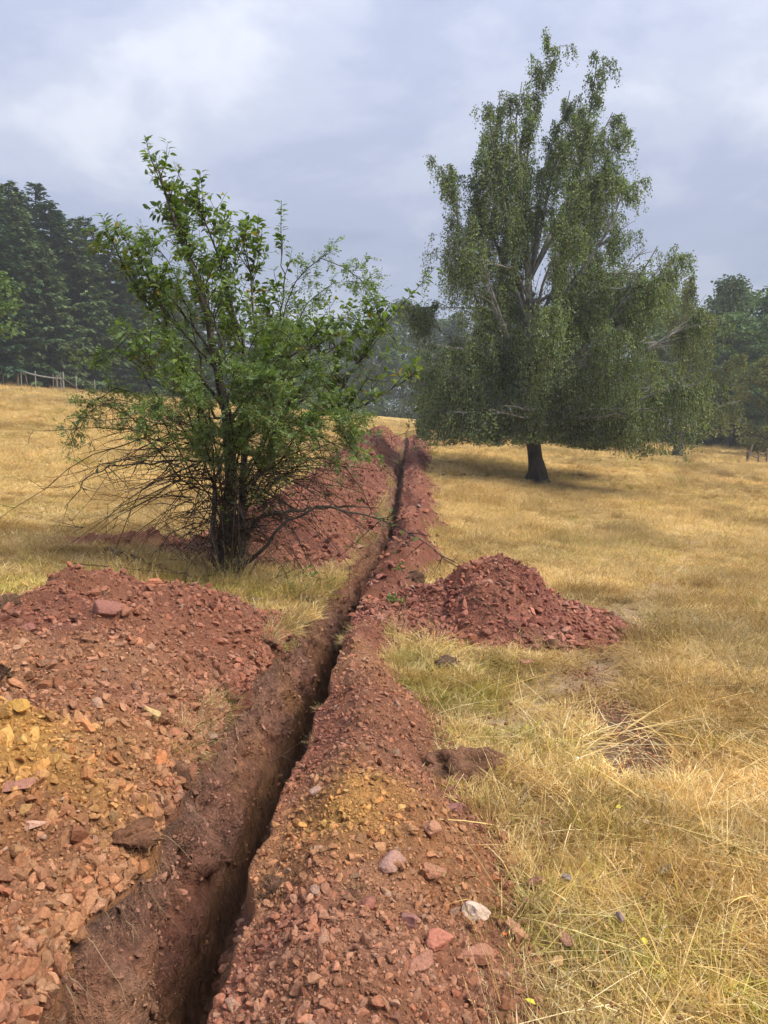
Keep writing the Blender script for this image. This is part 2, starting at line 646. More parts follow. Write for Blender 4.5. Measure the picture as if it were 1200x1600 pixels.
field = Acc()
for side in (-1, 1):
    lip = (lip_l if side < 0 else lip_r)(Y_ALL)
    X = lip[:, None] + side * U[None, :]
    Yg = np.broadcast_to(Y_ALL[:, None], X.shape)
    Z = ground(X, Yg)
    bare = bare_mask(X, Yg)
    Z = Z - .03 * bare + .012 * bare * fbm(X * 11, Yg * 11, 0, 71, 2)
    Z = Z - .04 * np.exp(-U[None, :] / .05) * (np.abs(Yg - 18) < 18.6)
    F = grid_faces(*X.shape)
    if side < 0:
        F = F[:, ::-1]
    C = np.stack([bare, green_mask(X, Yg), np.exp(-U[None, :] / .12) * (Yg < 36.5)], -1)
    field.add(np.stack([X, Yg, Z], -1).reshape(-1, 3), F, C.reshape(-1, 3))

m, t = new_mat('dry_meadow')
p = pos(t)
sepc = nd(t, 'ShaderNodeSeparateColor')
t.links.new(attr(t, 'Col'), sepc.inputs[0])
fine = noise(t, 45, 5, .7, p)
mid = noise(t, 3.5, 4, .6, p)
big = noise(t, .35, 3, .55, p)
c = ramp(t, fine, [(.25, (.22, .13, .05)), (.45, (.46, .31, .115)), (.6, (.58, .42, .17)), (.8, (.70, .55, .27))])
c = mixc(t, 1.0, c, ramp(t, mid, [(.3, (.72, .68, .62)), (.52, (1, 1, 1)), (.75, (1.15, 1.15, 1.1))]), 'MULTIPLY')
c = mixc(t, 1.0, c, ramp(t, big, [(.3, (.86, .82, .76)), (.7, (1.1, 1.08, 1.0))]), 'MULTIPLY')
c = mixc(t, mth(t, 'MULTIPLY', sepc.outputs[1], .55), c, (.15, .15, .045))
c = mixc(t, sepc.outputs[0], c, mixc(t, fine, (.10, .06, .038), (.30, .19, .12)))
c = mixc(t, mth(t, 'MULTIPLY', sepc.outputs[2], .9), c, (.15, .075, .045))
path_a = nd(t, 'ShaderNodeAttribute')
path_a.attribute_name = 'path'
c = mixc(t, mth(t, 'MULTIPLY', path_a.outputs['Fac'], .75), c, mixc(t, fine, (.36, .25, .16), (.62, .47, .33)))
hh = mth(t, 'ADD', fine, mth(t, 'MULTIPLY', noise(t, 160, 3, .6, p), .6))
out(t, principled(t, c, .95, bump(t, hh, .8, .03), .1))
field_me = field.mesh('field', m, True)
FV = np.concatenate(field.V)
field_me.attributes.new('path', 'FLOAT', 'POINT').data.foreach_set('value', np.exp(-(seg_dist(FV[:, 0], FV[:, 1], TRAIL) / .24) ** 2).astype(np.float32))
link('field', field_me, kind='structure', label='dry straw coloured sloping meadow cut by the trench', cat='meadow')

# trench: two rough cut walls and a floor
NW = 44
yy = Y_T
xl, xr = lip_l(yy), lip_r(yy)
gl, gr = ground(xl, yy) - .04, ground(xr, yy) - .04
depth = np.interp(yy, [-3, 3, 8, 14, 25, 33, 36, 36.8], [.78, .76, .74, .68, .56, .48, .3, .02])
wb = np.minimum(.34, (xr - xl) * .66)
bl, br = xr - wb, xr - .035 * np.clip((36 - yy) / 4, 0, 1)
tw = np.linspace(0, 1, NW)
colsX, colsZ = [], []
prof = np.interp(tw, [0, .05, .11, .2, .35, .6, 1], [0, -.05, -.03, .12, .38, .76, 1])
for k in range(NW):
    colsX.append(xl + (bl - xl) * prof[k])
    colsZ.append(gl - depth * tw[k])
for k in range(1, 7):
    colsX.append(bl + (br - bl) * k / 7)
    colsZ.append(gl - depth - .02 * math.sin(k / 7 * math.pi))
for k in range(NW):
    colsX.append(br + (xr - br) * tw[k])
    colsZ.append((gl - depth) * (1 - tw[k]) + gr * tw[k])
TX, TZ = np.stack(colsX, 1), np.stack(colsZ, 1)
TYg = np.broadcast_to(yy[:, None], TX.shape)
wgt = np.sin(np.concatenate([tw, np.full(6, .5), tw]) * math.pi)[None, :] ** .6 * np.clip((xr - xl) / .3, 0, 1)[:, None]
lump = .075 * fbm(TYg * 4.5, TZ * 3.5, 3, 81, 4, .6) + .06 * np.maximum(0, fbm(TYg * 2.1, TZ * 1.8, 9, 84, 3)) + .018 * vnoise(TYg * 26, TZ * 6, 0, 86) + .03 * fbm(TYg * 18, TZ * 15, 0, 87, 3)
half = np.concatenate([np.ones(NW), np.zeros(6), -np.ones(NW)])[None, :]
low = np.concatenate([1 - .75 * sstep(.45, .6, tw), np.ones(6), np.ones(NW)])[None, :]
TX = TX + lump * wgt * half * low
TZ = TZ + .03 * fbm(TX * 6, TYg * 6, 1, 88, 3) * wgt * (half == 0) + .012 * wgt * vnoise(TYg * 14, TZ * 14, 5, 89)
TC = soil_colour(TX, TYg, TZ, 'trench', 90) * 1.25 * np.array((.98, 1.04, 1.04))
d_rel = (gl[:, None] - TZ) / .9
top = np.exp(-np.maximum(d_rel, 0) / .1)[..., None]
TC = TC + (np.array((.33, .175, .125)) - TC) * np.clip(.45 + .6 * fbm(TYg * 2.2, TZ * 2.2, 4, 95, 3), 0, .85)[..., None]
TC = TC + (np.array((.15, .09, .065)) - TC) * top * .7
oc = (sstep(.55, .95, d_rel) * sstep(3.4, 2.0, TYg))[..., None]
TC = TC + (np.array((.48, .27, .08)) - TC) * oc * .75
lowb = (sstep(.45, .6, d_rel) * (half > 0))[..., None]  # orange-brown lower left wall, its colour brightened in place of bounced light
TC = TC + (np.array((.40, .20, .09)) - TC) * lowb * .75
tr = Acc()
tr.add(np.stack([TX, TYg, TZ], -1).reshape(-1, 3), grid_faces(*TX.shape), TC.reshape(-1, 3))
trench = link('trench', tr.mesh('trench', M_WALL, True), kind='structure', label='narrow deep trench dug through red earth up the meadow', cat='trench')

# ------------------------------------------------------------------ scattering (for what nobody could count)
def scatter(name, P, Rt, Sc, C, sources, parent=None, **props):
    """one object whose geometry nodes place copies of the source meshes on its own points"""
    me = bpy.data.meshes.new(name)
    me.vertices.add(len(P))
    me.vertices.foreach_set('co', np.asarray(P, np.float32).ravel())
    for nm, data in (('rot', Rt), ('scl', Sc), ('icol', C)):
        a = me.attributes.new(nm, 'FLOAT_VECTOR', 'POINT')
        a.data.foreach_set('vector', np.asarray(data, np.float32).ravel())
    a = me.attributes.new('pick', 'INT', 'POINT')
    a.data.foreach_set('value', rng.integers(0, len(sources), len(P)).astype(np.int32))
    o = link(name, me, parent, **props)
    g = bpy.data.node_groups.new(name, 'GeometryNodeTree')
    g.interface.new_socket('Geometry', in_out='INPUT', socket_type='NodeSocketGeometry')
    g.interface.new_socket('Geometry', in_out='OUTPUT', socket_type='NodeSocketGeometry')
    gi, go = g.nodes.new('NodeGroupInput'), g.nodes.new('NodeGroupOutput')
    iop = g.nodes.new('GeometryNodeInstanceOnPoints')
    jn = g.nodes.new('GeometryNodeJoinGeometry')
    for s in sources:
        oi = g.nodes.new('GeometryNodeObjectInfo')
        oi.inputs['Object'].default_value = s
        oi.inputs['As Instance'].default_value = False
        ti = g.nodes.new('GeometryNodeGeometryToInstance')
        g.links.new(oi.outputs['Geometry'], ti.inputs[0])
        g.links.new(ti.outputs[0], jn.inputs[0])

    def named(nm, dt):
        n = g.nodes.new('GeometryNodeInputNamedAttribute')
        n.data_type = dt
        n.inputs['Name'].default_value = nm
        return n.outputs['Attribute']
    e2r = g.nodes.new('FunctionNodeEulerToRotation')
    g.links.new(named('rot', 'FLOAT_VECTOR'), e2r.inputs[0])
    g.links.new(gi.outputs[0], iop.inputs['Points'])
    g.links.new(jn.outputs[0], iop.inputs['Instance'])
    iop.inputs['Pick Instance'].default_value = True
    g.links.new(named('pick', 'INT'), iop.inputs['Instance Index'])
    g.links.new(e2r.outputs[0], iop.inputs['Rotation'])
    g.links.new(named('scl', 'FLOAT_VECTOR'), iop.inputs['Scale'])
    g.links.new(iop.outputs[0], go.inputs[0])
    o.modifiers.new('scatter', 'NODES').node_group = g
    return o


def source(me):
    return bpy.data.objects.new(me.name, me)


# ------------------------------------------------------------------ angular stones and clods
def stone_mesh(name, seed, sub=2, flat=.62, cuts=9, mat=None, rough=0.):
    r = np.random.default_rng(seed)
    bm = bmesh.new()
    bmesh.ops.create_icosphere(bm, subdivisions=sub, radius=.62)
    V = np.array([v.co[:] for v in bm.verts])
    for _ in range(cuts):
        n = unit(r.normal(size=3))
        d = r.uniform(.2, .45)
        k = V @ n - d
        V = V - np.maximum(k, 0)[:, None] * n
    if rough:
        V = V * (1 + rough * fbm(V[:, 0] * 3 + seed, V[:, 1] * 3, V[:, 2] * 3, seed, 3))[:, None]
    V = V * np.array([1, r.uniform(.7, .95), flat * r.uniform(.75, 1.2)])
    for v, c in zip(bm.verts, V):
        v.co = c
    me = bpy.data.meshes.new(name)
    bm.to_mesh(me)
    bm.free()
    me.materials.append(mat)
    return me


CLOD_SRC = [source(stone_mesh('clod_form', 100 + i, 2, .62, 13, M_STONE_I)) for i in range(8)]
CLOD_ME = [stone_mesh('stone_piece', 200 + i, 2, .62, 13, M_STONE_O) for i in range(12)]


# crumbs and small stones sticking out of the cut walls, fine roots hanging from the turf
r = np.random.default_rng(36)
n = 15000
row = np.clip((np.searchsorted(Y_T, 1.5 * (14 / 1.5) ** r.uniform(0, 1, n))), 1, len(Y_T) - 2)
colm = np.where(r.uniform(0, 1, n) < .72, r.integers(1, int(NW * .97), n), r.integers(NW + 5, NW * 2 + 4, n))
P = np.stack([TX[row, colm], TYg[row, colm], TZ[row, colm]], -1) + r.normal(0, .006, (n, 3))
low_ = (colm > NW * .5) & (colm < NW)
ok = ~low_ | (r.uniform(0, 1, n) < .25)
P, colm, row = P[ok], colm[ok], row[ok]
n = len(P)
size = np.minimum(.006 * (1 - r.uniform(0, 1, n)) ** (-1 / 1.7), .05)
Cc = TC[row, colm] * r.uniform(.6, 1.4, n)[:, None]
scatter('rubble', P, r.uniform(0, 6.28, (n, 3)), size[:, None] * r.uniform(.7, 1.2, (n, 3)), Cc, CLOD_SRC, trench, kind='stuff')
n = 420
y = 1.6 * (12 / 1.6) ** r.uniform(0, 1, n)
K = 6
k = np.linspace(0, 1, K)
lft = r.uniform(0, 1, n) < .75
x = np.where(lft, lip_l(y), lip_r(y))
B = np.stack([x, y, ground(x, y) - r.uniform(.03, .16, n)], -1)
sg = np.where(lft, 1., -1.)
Dq = unit(np.stack([sg * r.uniform(.15, .8, n), r.normal(0, .5, n), r.uniform(-1, .1, n)], -1))
RP = B[:, None] + r.uniform(.03, .2, n)[:, None, None] * (Dq[:, None] * k[None, :, None] + np.array([0, 0, -.6])[None, None] * (k ** 2)[None, :, None]) + r.normal(0, .004, (n, K, 3))
ra = Acc()
ra.add(*ribbons(RP, (.0013 * (1 - .6 * k))[None] * np.ones((n, 1))), np.repeat(leaf_colours(r, n, [(.22, .15, .09), (.3, .22, .13), (.12, .08, .05)]), K * 2, 0))
link('roots', ra.mesh('roots', M_ROOT), trench, kind='stuff')


def surface_normal(fn, x, y, e=.02):
    return unit(np.stack([-(fn(x + e, y) - fn(x - e, y)) / (2 * e), -(fn(x, y + e) - fn(x, y - e)) / (2 * e), np.ones_like(x)], -1))


def spoil(name, zfn, X, Y, keep, ckind, label, group, n, smin, smax, alpha, ymin_s, region, tone=1., n_parts=200, seed=0, slab=1., rubble_label=None, skirt_cols=(0,)):
    """a spoil heap: fine earth sheet (the heap's own mesh), its larger stones as parts, the remaining crumbs as one part"""
    Z = zfn(X, Y)
    for cidx in skirt_cols:
        Z[:, cidx] -= .12
    base = np.array((float(X[keep].mean()), float(Y[keep].mean()), 0.))
    base[2] = float(ground(base[0], base[1]))
    V = np.stack([X, Y, Z], -1).reshape(-1, 3)
    F = grid_faces(*X.shape)
    F = F[keep.reshape(-1)[F].any(1)]
    used = np.zeros(len(V), bool)
    used[F.ravel()] = True
    remap = np.cumsum(used) - 1
    V, F = V[used], remap[F]
    a = Acc()
    a.add(V - base, F, soil_colour(V[:, 0], V[:, 1], V[:, 2], ckind, 50) * tone)
    o = link(name, a.mesh(name, M_SOIL, True), loc=base, label=label, cat='spoil heap', group=group)
    # clods
    r = np.random.default_rng(900 + seed)
    px, py = region(r, n)
    ok = zfn(px, py) > ground(px, py) - .02
    px, py = px[ok], py[ok]
    size = smin * (1 - r.uniform(0, 1, len(px))) ** (-1 / alpha)
    size = np.where(size > smax, r.uniform(smin, smax, len(px)), size)
    N = surface_normal(zfn, px, py)
    pz = zfn(px, py)
    P = np.stack([px, py, pz], -1) + N * (size * r.uniform(-.08, .28, len(px)))[:, None]
    tint = r.uniform(.7, 1.38, len(px))[:, None] * (1 + r.normal(0, 1, len(px))[:, None] * np.array((-.02, .05, .08)))
    jit = r.normal(0, .06, (2, len(px)))
    C = np.clip(soil_colour(px + jit[0], py + jit[1], pz, ckind, 50) * tone * tint * 1.08, .01, .8)
    pale = r.uniform(0, 1, len(px)) < .02
    C[pale] = C[pale] * .4 + np.array((.36, .25, .18)) * .6
    sx, sy, fw = project(P)
    view = unit(np.array([0, 0, 1.6]) - P)
    vis = (sx > -10) & (sx < 1210) & (sy < 1610) & ((N * view).sum(1) > .08)
    score = np.where(vis, size / fw, 0)
    order = np.argsort(-score)
    big = order[:n_parts]
    big = big[score[big] > 0]
    rest = np.setdiff1d(np.arange(len(px)), big)
    # orientation: roughly lying on the slope
    yaw = r.uniform(0, 6.28, len(px))
    Rt = np.stack([r.normal(0, .5, len(px)) - N[:, 1] * .8, r.normal(0, .5, len(px)) + N[:, 0] * .8, yaw], -1)
    Sc = size[:, None] * np.stack([r.uniform(.8, 1.25, len(px)), r.uniform(.75, 1.1, len(px)), slab * r.uniform(.75, 1.3, len(px))], -1)
    for i in big:
        s = bpy.data.objects.new('stone', CLOD_ME[int(r.integers(0, len(CLOD_ME)))])
        COL.objects.link(s)
        s.parent = o
        s.location = P[i] - base
        s.rotation_euler = Rt[i]
        s.scale = Sc[i]
        s.color = (*C[i], 1)
    scatter('rubble', P[rest] - base, Rt[rest], Sc[rest], C[rest], CLOD_SRC, o, kind='stuff')
    return o


def near_left_z(x, y):
    u = lip_l(y) - x
    hc = np.interp(y, [-3, 1.2, 2.2, 3, 4, 5.0, 5.6, 6.15, 6.6], [.34, .34, .38, .43, .46, .49, .44, .10, -.08])
    b = sstep(-.22, .72, u) * (1 - sstep(1.0, 2.3, u)) - .12 * sstep(2.0, 2.5, u)
    n = .10 * fbm(x * 1.3, y * 1.3, 0, 101, 3) + .035 * fbm(x * 5, y * 5, 0, 104, 3) + .014 * fbm(x * 19, y * 19, 0, 107, 3)
    return ground(x, y) + .012 + np.where(hc > 0, hc * b, hc) + n * np.clip(hc * b / .25, .25, 1) - .06 * np.exp(-u / .05)


yy = np.arange(.6, 6.7, .022)
uu = np.concatenate([[-.004], np.arange(0.004, 1.6, .02), np.arange(1.6, 3.3, .05)])
X = lip_l(yy)[:, None] - uu[None]
Y = np.broadcast_to(yy[:, None], X.shape)


def reg_nl(r, n):
    y = 1.5 * (6.5 / 1.5) ** r.uniform(0, 1, n)
    u = np.where(r.uniform(0, 1, n) < .12, r.uniform(-.005, .1, n), 2.6 * r.uniform(0, 1, n) ** 1.6)
    return lip_l(y) - u, y


spoil('spoil_heap', near_left_z, X, Y, near_left_z(X, Y) > ground(X, Y) - .06, 'near',
      'wide heap of red and ochre rubble between the trench and the left edge', 'spoil heaps beside the trench', 64000, .0085, .085, 1.72, 1.5, reg_nl, 1., 300, 1)


def ridge_far_left_z(x, y):
    u = lip_l(y) - x
    hc = np.interp(y, [8.0, 8.6, 9.6, 11, 15, 22, 30, 34, 36.5, 38], [-.08, .18, .50, .58, .55, .50, .46, .42, .2, -.1])
    b = sstep(.06, .85, u) * (1 - sstep(.95, 2.1, u)) - .12 * sstep(1.9, 2.4, u)
    n = .16 * fbm(x * .9, y * .9, 0, 111, 3) + .06 * fbm(x * 3, y * 3, 0, 114, 3) + .02 * fbm(x * 11, y * 11, 0, 117, 3)
    return ground(x, y) + .02 + np.where(hc > 0, hc * b, hc) + n * np.clip(hc * b / .3, .2, 1) - .06 * np.exp(-u / .06)


yy = np.array([y for y in row_positions(7.9, 37.5)])
uu = np.concatenate([[-.004], np.arange(.004, 2.6, .045)])
X = lip_l(yy)[:, None] - uu[None]
Y = np.broadcast_to(yy[:, None], X.shape)


def reg_fl(r, n):
    y = 8.2 * (36.5 / 8.2) ** r.uniform(0, 1, n)
    return lip_l(y) - r.uniform(.03, 2.1, n), y


spoil('spoil_ridge', ridge_far_left_z, X, Y, ridge_far_left_z(X, Y) > ground(X, Y) - .06, 'maroon',
      'long dark red spoil ridge running uphill behind the apple tree', 'spoil heaps beside the trench', 9000, .03, .16, 1.9, 8, reg_fl, 1., 220, 2, .8)


def ridge_right_z(x, y):
    v = x - lip_r(y)
    w = np.interp(y, [.5, 1.6, 2.2, 2.8, 3.3, 3.8, 4.6, 5.4, 6.2], [.72, .72, .76, .86, .78, .74, .52, .36, .3]) + .10 * fbm(y * 2.3, 3, 0, 121, 3)
    hc = np.interp(y, [.5, 2, 3, 4, 5, 5.9, 6.3], [.2, .2, .19, .17, .14, .10, .04])
    q = v / w
    b = (.28 + .72 * sstep(0, .38, q)) * (1 - sstep(.42, 1.02, q)) - .25 * sstep(.98, 1.25, q)
    n = .05 * fbm(x * 2.6, y * 2.6, 0, 124, 3) + .02 * fbm(x * 9, y * 9, 0, 127, 3) + .008 * fbm(x * 30, y * 30, 0, 128, 2)
    return ground(x, y) + .01 + hc * b + n * np.clip(b * 1.4, .1, 1)


yy = np.arange(.8, 6.3, .02)
uu = np.concatenate([[-.004], np.arange(.004, 1.15, .018)])
X = lip_r(yy)[:, None] + uu[None]
Y = np.broadcast_to(yy[:, None], X.shape)


def reg_rr(r, n):
    y = 1.5 * (6.2 / 1.5) ** r.uniform(0, 1, n)
    return lip_r(y) + r.uniform(.01, 1.0, n), y


spoil('spoil_bank', ridge_right_z, X, Y, ridge_right_z(X, Y) > ground(X, Y) - .05, 'right',
      'low bank of reddish crumbly earth along the near right lip of the trench', 'spoil heaps beside the trench', 42000, .0055, .05, 1.8, 1.5, reg_rr, 1., 300, 3)


def ridge_far_right_z(x, y):
    v = x - lip_r(y)
    w = np.interp(y, [5.8, 7, 8.4, 10, 14, 24, 36], [.2, .4, .5, .62, .66, .72, .8]) + .14 * fbm(y * 1.3, 9, 0, 131, 3)
    hc = np.interp(y, [5.8, 6.2, 6.8, 8, 9, 11, 20, 30, 36, 37], [-.2, .02, .12, .16, .22, .24, .22, .2, .16, 0])
    q = v / w
    b = (.3 + .7 * sstep(0, .4, q)) * (1 - sstep(.45, 1.05, q)) - .3 * sstep(1., 1.4, q)
    n = .13 * fbm(x * 2.2, y * 2.2, 0, 134, 3) + .035 * fbm(x * 8, y * 8, 0, 137, 3)
    return ground(x, y) + .01 + np.where(hc > 0, hc * b, hc) + n * np.clip(hc * b / .16, 0, 1)


yy = np.array(row_positions(5.9, 37))
uu = np.concatenate([[-.004], np.arange(.004, 1.3, .035)])
X = lip_r(yy)[:, None] + uu[None]
Y = np.broadcast_to(yy[:, None], X.shape)


def reg_fr(r, n):
    y = 6 * (36 / 6) ** r.uniform(0, 1, n)
    return lip_r(y) + r.uniform(.01, 1.0, n), y


spoil('spoil_ridge', ridge_far_right_z, X, Y, ridge_far_right_z(X, Y) > ground(X, Y) - .05, 'maroon',
      'narrow cloddy earth ridge along the far right lip of the trench', 'spoil heaps beside the trench', 4500, .022, .14, 1.8, 6, reg_fr, 1.05, 140, 4)


def pile_z(x, y):
    dx, dy = x - .96, y - 6.62
    a = np.arctan2(dy, dx)
    rr = np.hypot(dx / np.where(dx > 0, 1.10, 1.3), dy / 1.02) * (1 + .10 * vnoise(a * 1.5, 3, 0, 141))
    h = .50 * np.maximum(1 - rr, -.3) + .06 * np.exp(-(rr / .16) ** 2) - .05 * np.exp(-((rr - .5) / .3) ** 2)
    tail = .26 * np.exp(-((x - .1) / .42) ** 2 - ((y - 6.6) / .6) ** 2) - .11
    h = np.maximum(h, tail)
    n = .11 * fbm(x * 2.3, y * 2.3, 0, 144, 3) + .03 * fbm(x * 9, y * 12, 0, 147, 3)
    return ground(x, y) + h + n * np.clip(h / .2, 0, 1)


xx = np.arange(-.15, 2.3, .022)
yy = np.arange(5.3, 8.0, .022)
X, Y = np.meshgrid(xx, yy)
kp = (pile_z(X, Y) > ground(X, Y) - .09) & (X > lip_r(Y) + .03)


def reg_p(r, n):
    a = r.uniform(0, 6.28, n)
    q = np.sqrt(r.uniform(0, 1, n)) * 1.15
    x, y = .96 + q * np.cos(a) * 1.1, 6.62 + q * np.sin(a)
    x2, y2 = r.normal(.1, .3, n // 3), r.normal(6.5, .45, n // 3)
    x, y = np.concatenate([x, x2]), np.concatenate([y, y2])
    ok = x > lip_r(y) + .03
    return x[ok], y[ok]


spoil('spoil_pile', pile_z, X, Y, kp, 'maroon',
      'pointed cone of dark red stony rubble on the grass right of the trench', 'spoil heaps beside the trench', 19000, .009, .10, 1.6, 5, reg_p, 1.2, 300, 5, .75, skirt_cols=())


def mound_z(x, y):
    h = .17 * blob(x, y, -2.75, 9.1, .3, .18) + .10 * blob(x, y, -3.4, 9.0, .55, .16) + .12 * blob(x, y, -2.35, 9.3, .25, .15) - .035
    return ground(x, y) + h + (.05 * fbm(x * 5, y * 5, 0, 151, 3) + .02 * fbm(x * 15, y * 15, 0, 152, 2)) * np.clip(h / .06, 0, 1)


X, Y = np.meshgrid(np.arange(-4.4, -1.7, .03), np.arange(8.5, 9.8, .03))
spoil('spoil_mound', mound_z, X, Y, mound_z(X, Y) > ground(X, Y) - .03, 'red',
      'small scattered mound of pinkish soil on the grass left of the apple tree', 'spoil heaps beside the trench', 1500, .015, .09, 1.6, 8,
      lambda r, n: (r.uniform(-4.2, -1.9, n), r.uniform(8.6, 9.7, n)), 1.05, 60, 6, skirt_cols=())


def top_z(x, y):
    """height of whatever earth lies at x, y"""
    x, y = np.atleast_1d(np.asarray(x, float)), np.atleast_1d(np.asarray(y, float))
    z = ground(x, y)
    ul, vr = lip_l(y) - x, x - lip_r(y)
    z = np.where((ul > 0) & (y < 6.6), np.maximum(z, near_left_z(x, y)), z)
    z = np.where((ul > 0) & (y > 8.0) & (y < 37), np.maximum(z, ridge_far_left_z(x, y)), z)
    z = np.where((vr > 0) & (y < 6.25), np.maximum(z, ridge_right_z(x, y)), z)
    z = np.where((vr > 0) & (y >= 6.0) & (y < 37), np.maximum(z, ridge_far_right_z(x, y)), z)
    z = np.where(vr > 0, np.maximum(z, pile_z(x, y)), z)
    return np.maximum(z, np.where((x < -1.7) & (y > 8.4) & (y < 9.9), mound_z(x, y), z))

# ------------------------------------------------------------------ single stones one can point at
STONES = [  # x, y, length, width, height, yaw, colour, label
    (.30, 2.40, .100, .075, .055, .5, (.62, .47, .36), 'smooth pale cream stone at the foot of the right earth bank'),
    (.42, 2.34, .105, .050, .040, 2.2, (.42, .22, .12), 'long orange brown stone in the grass beside the pale cream stone'),
    (.27, 2.16, .115, .065, .055, .2, (.40, .19, .12), 'blocky red brown stone lowest at the edge of the bank and grass'),
    (.29, 3.03, .085, .055, .050, .1, (.27, .13, .105), 'smooth plum coloured stone alone in the grass beside the bank'),
    (.48, 2.76, .075, .050, .025, .0, (.46, .26, .10), 'flat orange stone in the grass above the pale stone'),
    (.54, 2.63, .070, .050, .035, .6, (.27, .14, .10), 'dark reddish stone half sunk in grass beside the flat orange stone'),
    (.67, 2.66, .045, .035, .020, .3, (.30, .24, .25), 'small flat grey purple stone on the grass'),
    (.58, 2.31, .080, .038, .030, 2.0, (.44, .24, .15), 'narrow orange pink stone standing up in the grass'),
    (.79, 2.42, .055, .028, .030, 1.6, (.27, .20, .19), 'upright grey brown flake of stone in the grass'),
    (1.05, 2.71, .060, .035, .030, .4, (.18, .16, .15), 'dark grey stone in long grass at the right'),
    (.99, 5.26, .110, .060, .030, .1, (.42, .20, .14), 'flat red stone lying in front of the pointed rubble cone'),
    (.53, 2.20, .050, .035, .025, 1.0, (.45, .28, .13), 'small ochre stone low in the grass under the narrow orange stone'),
    (1.09, 3.05, .040, .030, .020, 1.0, (.50, .34, .24), 'small pinkish pebble lying in the straw at the right'),
    (1.98, 6.30, .12, .08, .06, .5, (.27, .10, .075), 'dark red slab at the right foot of the rubble cone'),
    (1.62, 5.95, .12, .09, .06, 1.1, (.30, .12, .09), 'red boulder at the front foot of the rubble cone'),
    (.17, 2.68, .105, .085, .065, .9, (.40, .20, .12), 'big orange stone with square edges on the right bank'),
    (.155, 2.50, .130, .075, .060, 2.5, (.36, .17, .10), 'large split layered brown stone on the right bank'),
    (.03, 2.44, .120, .085, .065, .3, (.38, .22, .17), 'broad greyish pink stone on the right bank'),
    (-.06, 2.20, .085, .070, .055, 1.2, (.29, .12, .085), 'rounded dull red clod at the lower middle of the right bank'),
    (.075, 2.17, .080, .055, .045, 2.1, (.31, .15, .12), 'angular purplish stone on the lower right bank'),
    (.165, 2.14, .090, .065, .055, .0, (.42, .17, .11), 'bright brick red clod at the lower edge of the right bank'),
    (-.27, 2.98, .060, .045, .035, .4, (.42, .27, .21), 'pale pinkish stone on the crest of the right bank'),
    (.10, 1.98, .090, .06, .045, .8, (.37, .18, .12), 'brown red stone at the bottom edge on the right bank'),
    (-1.30, 2.62, .12, .085, .03, .35, (.33, .16, .11), 'flat brown slab low on the near left heap'),
    (-1.20, 2.52, .10, .05, .04, .0, (.55, .33, .23), 'light pink elongated stone near the left lip of the trench'),
    (-1.60, 4.40, .16, .13, .10, .6, (.27, .12, .09), 'large dull red block in the middle of the near left heap'),
    (-1.95, 4.10, .16, .10, .07, 1.2, (.25, .11, .085), 'dark wedge shaped stone in the middle of the near left heap'),
    (-1.12, 3.62, .13, .05, .05, 2.4, (.52, .36, .16), 'pale yellow stone where the left heap meets the trench'),
    (-1.45, 2.95, .10, .08, .06, .2, (.48, .27, .07), 'rounded ochre clod on the yellow part of the left heap'),
    (-1.62, 5.35, .18, .12, .09, .3, (.44, .18, .10), 'orange red slab on the far shoulder of the left heap'),
]
def on_grass(x, y):
    return bool(top_z(x, y)[0] < ground(x, y) + .03)


for i, (x, y, l, w, h, yaw, c, lab) in enumerate(STONES):
    me = stone_mesh('stone', 300 + i, 3, 1., 11, M_STONE_O, .14)
    V = np.array([v.co[:] for v in me.vertices])
    V = (V - (V.max(0) + V.min(0)) / 2) / np.ptp(V, axis=0) * np.array([l, w, h])
    V[:, 2] += h * .32
    me.vertices.foreach_set('co', V.astype(np.float32).ravel())
    o = link('stone', me, None, (x, y, float(top_z(x, y)[0]) + (.018 if on_grass(x, y) else 0)), lab, 'stone', 'single stones lying about')
    o.rotation_euler = (float(rng.normal(0, .12)), float(rng.normal(0, .12)), yaw)
    o.color = (*c, 1)

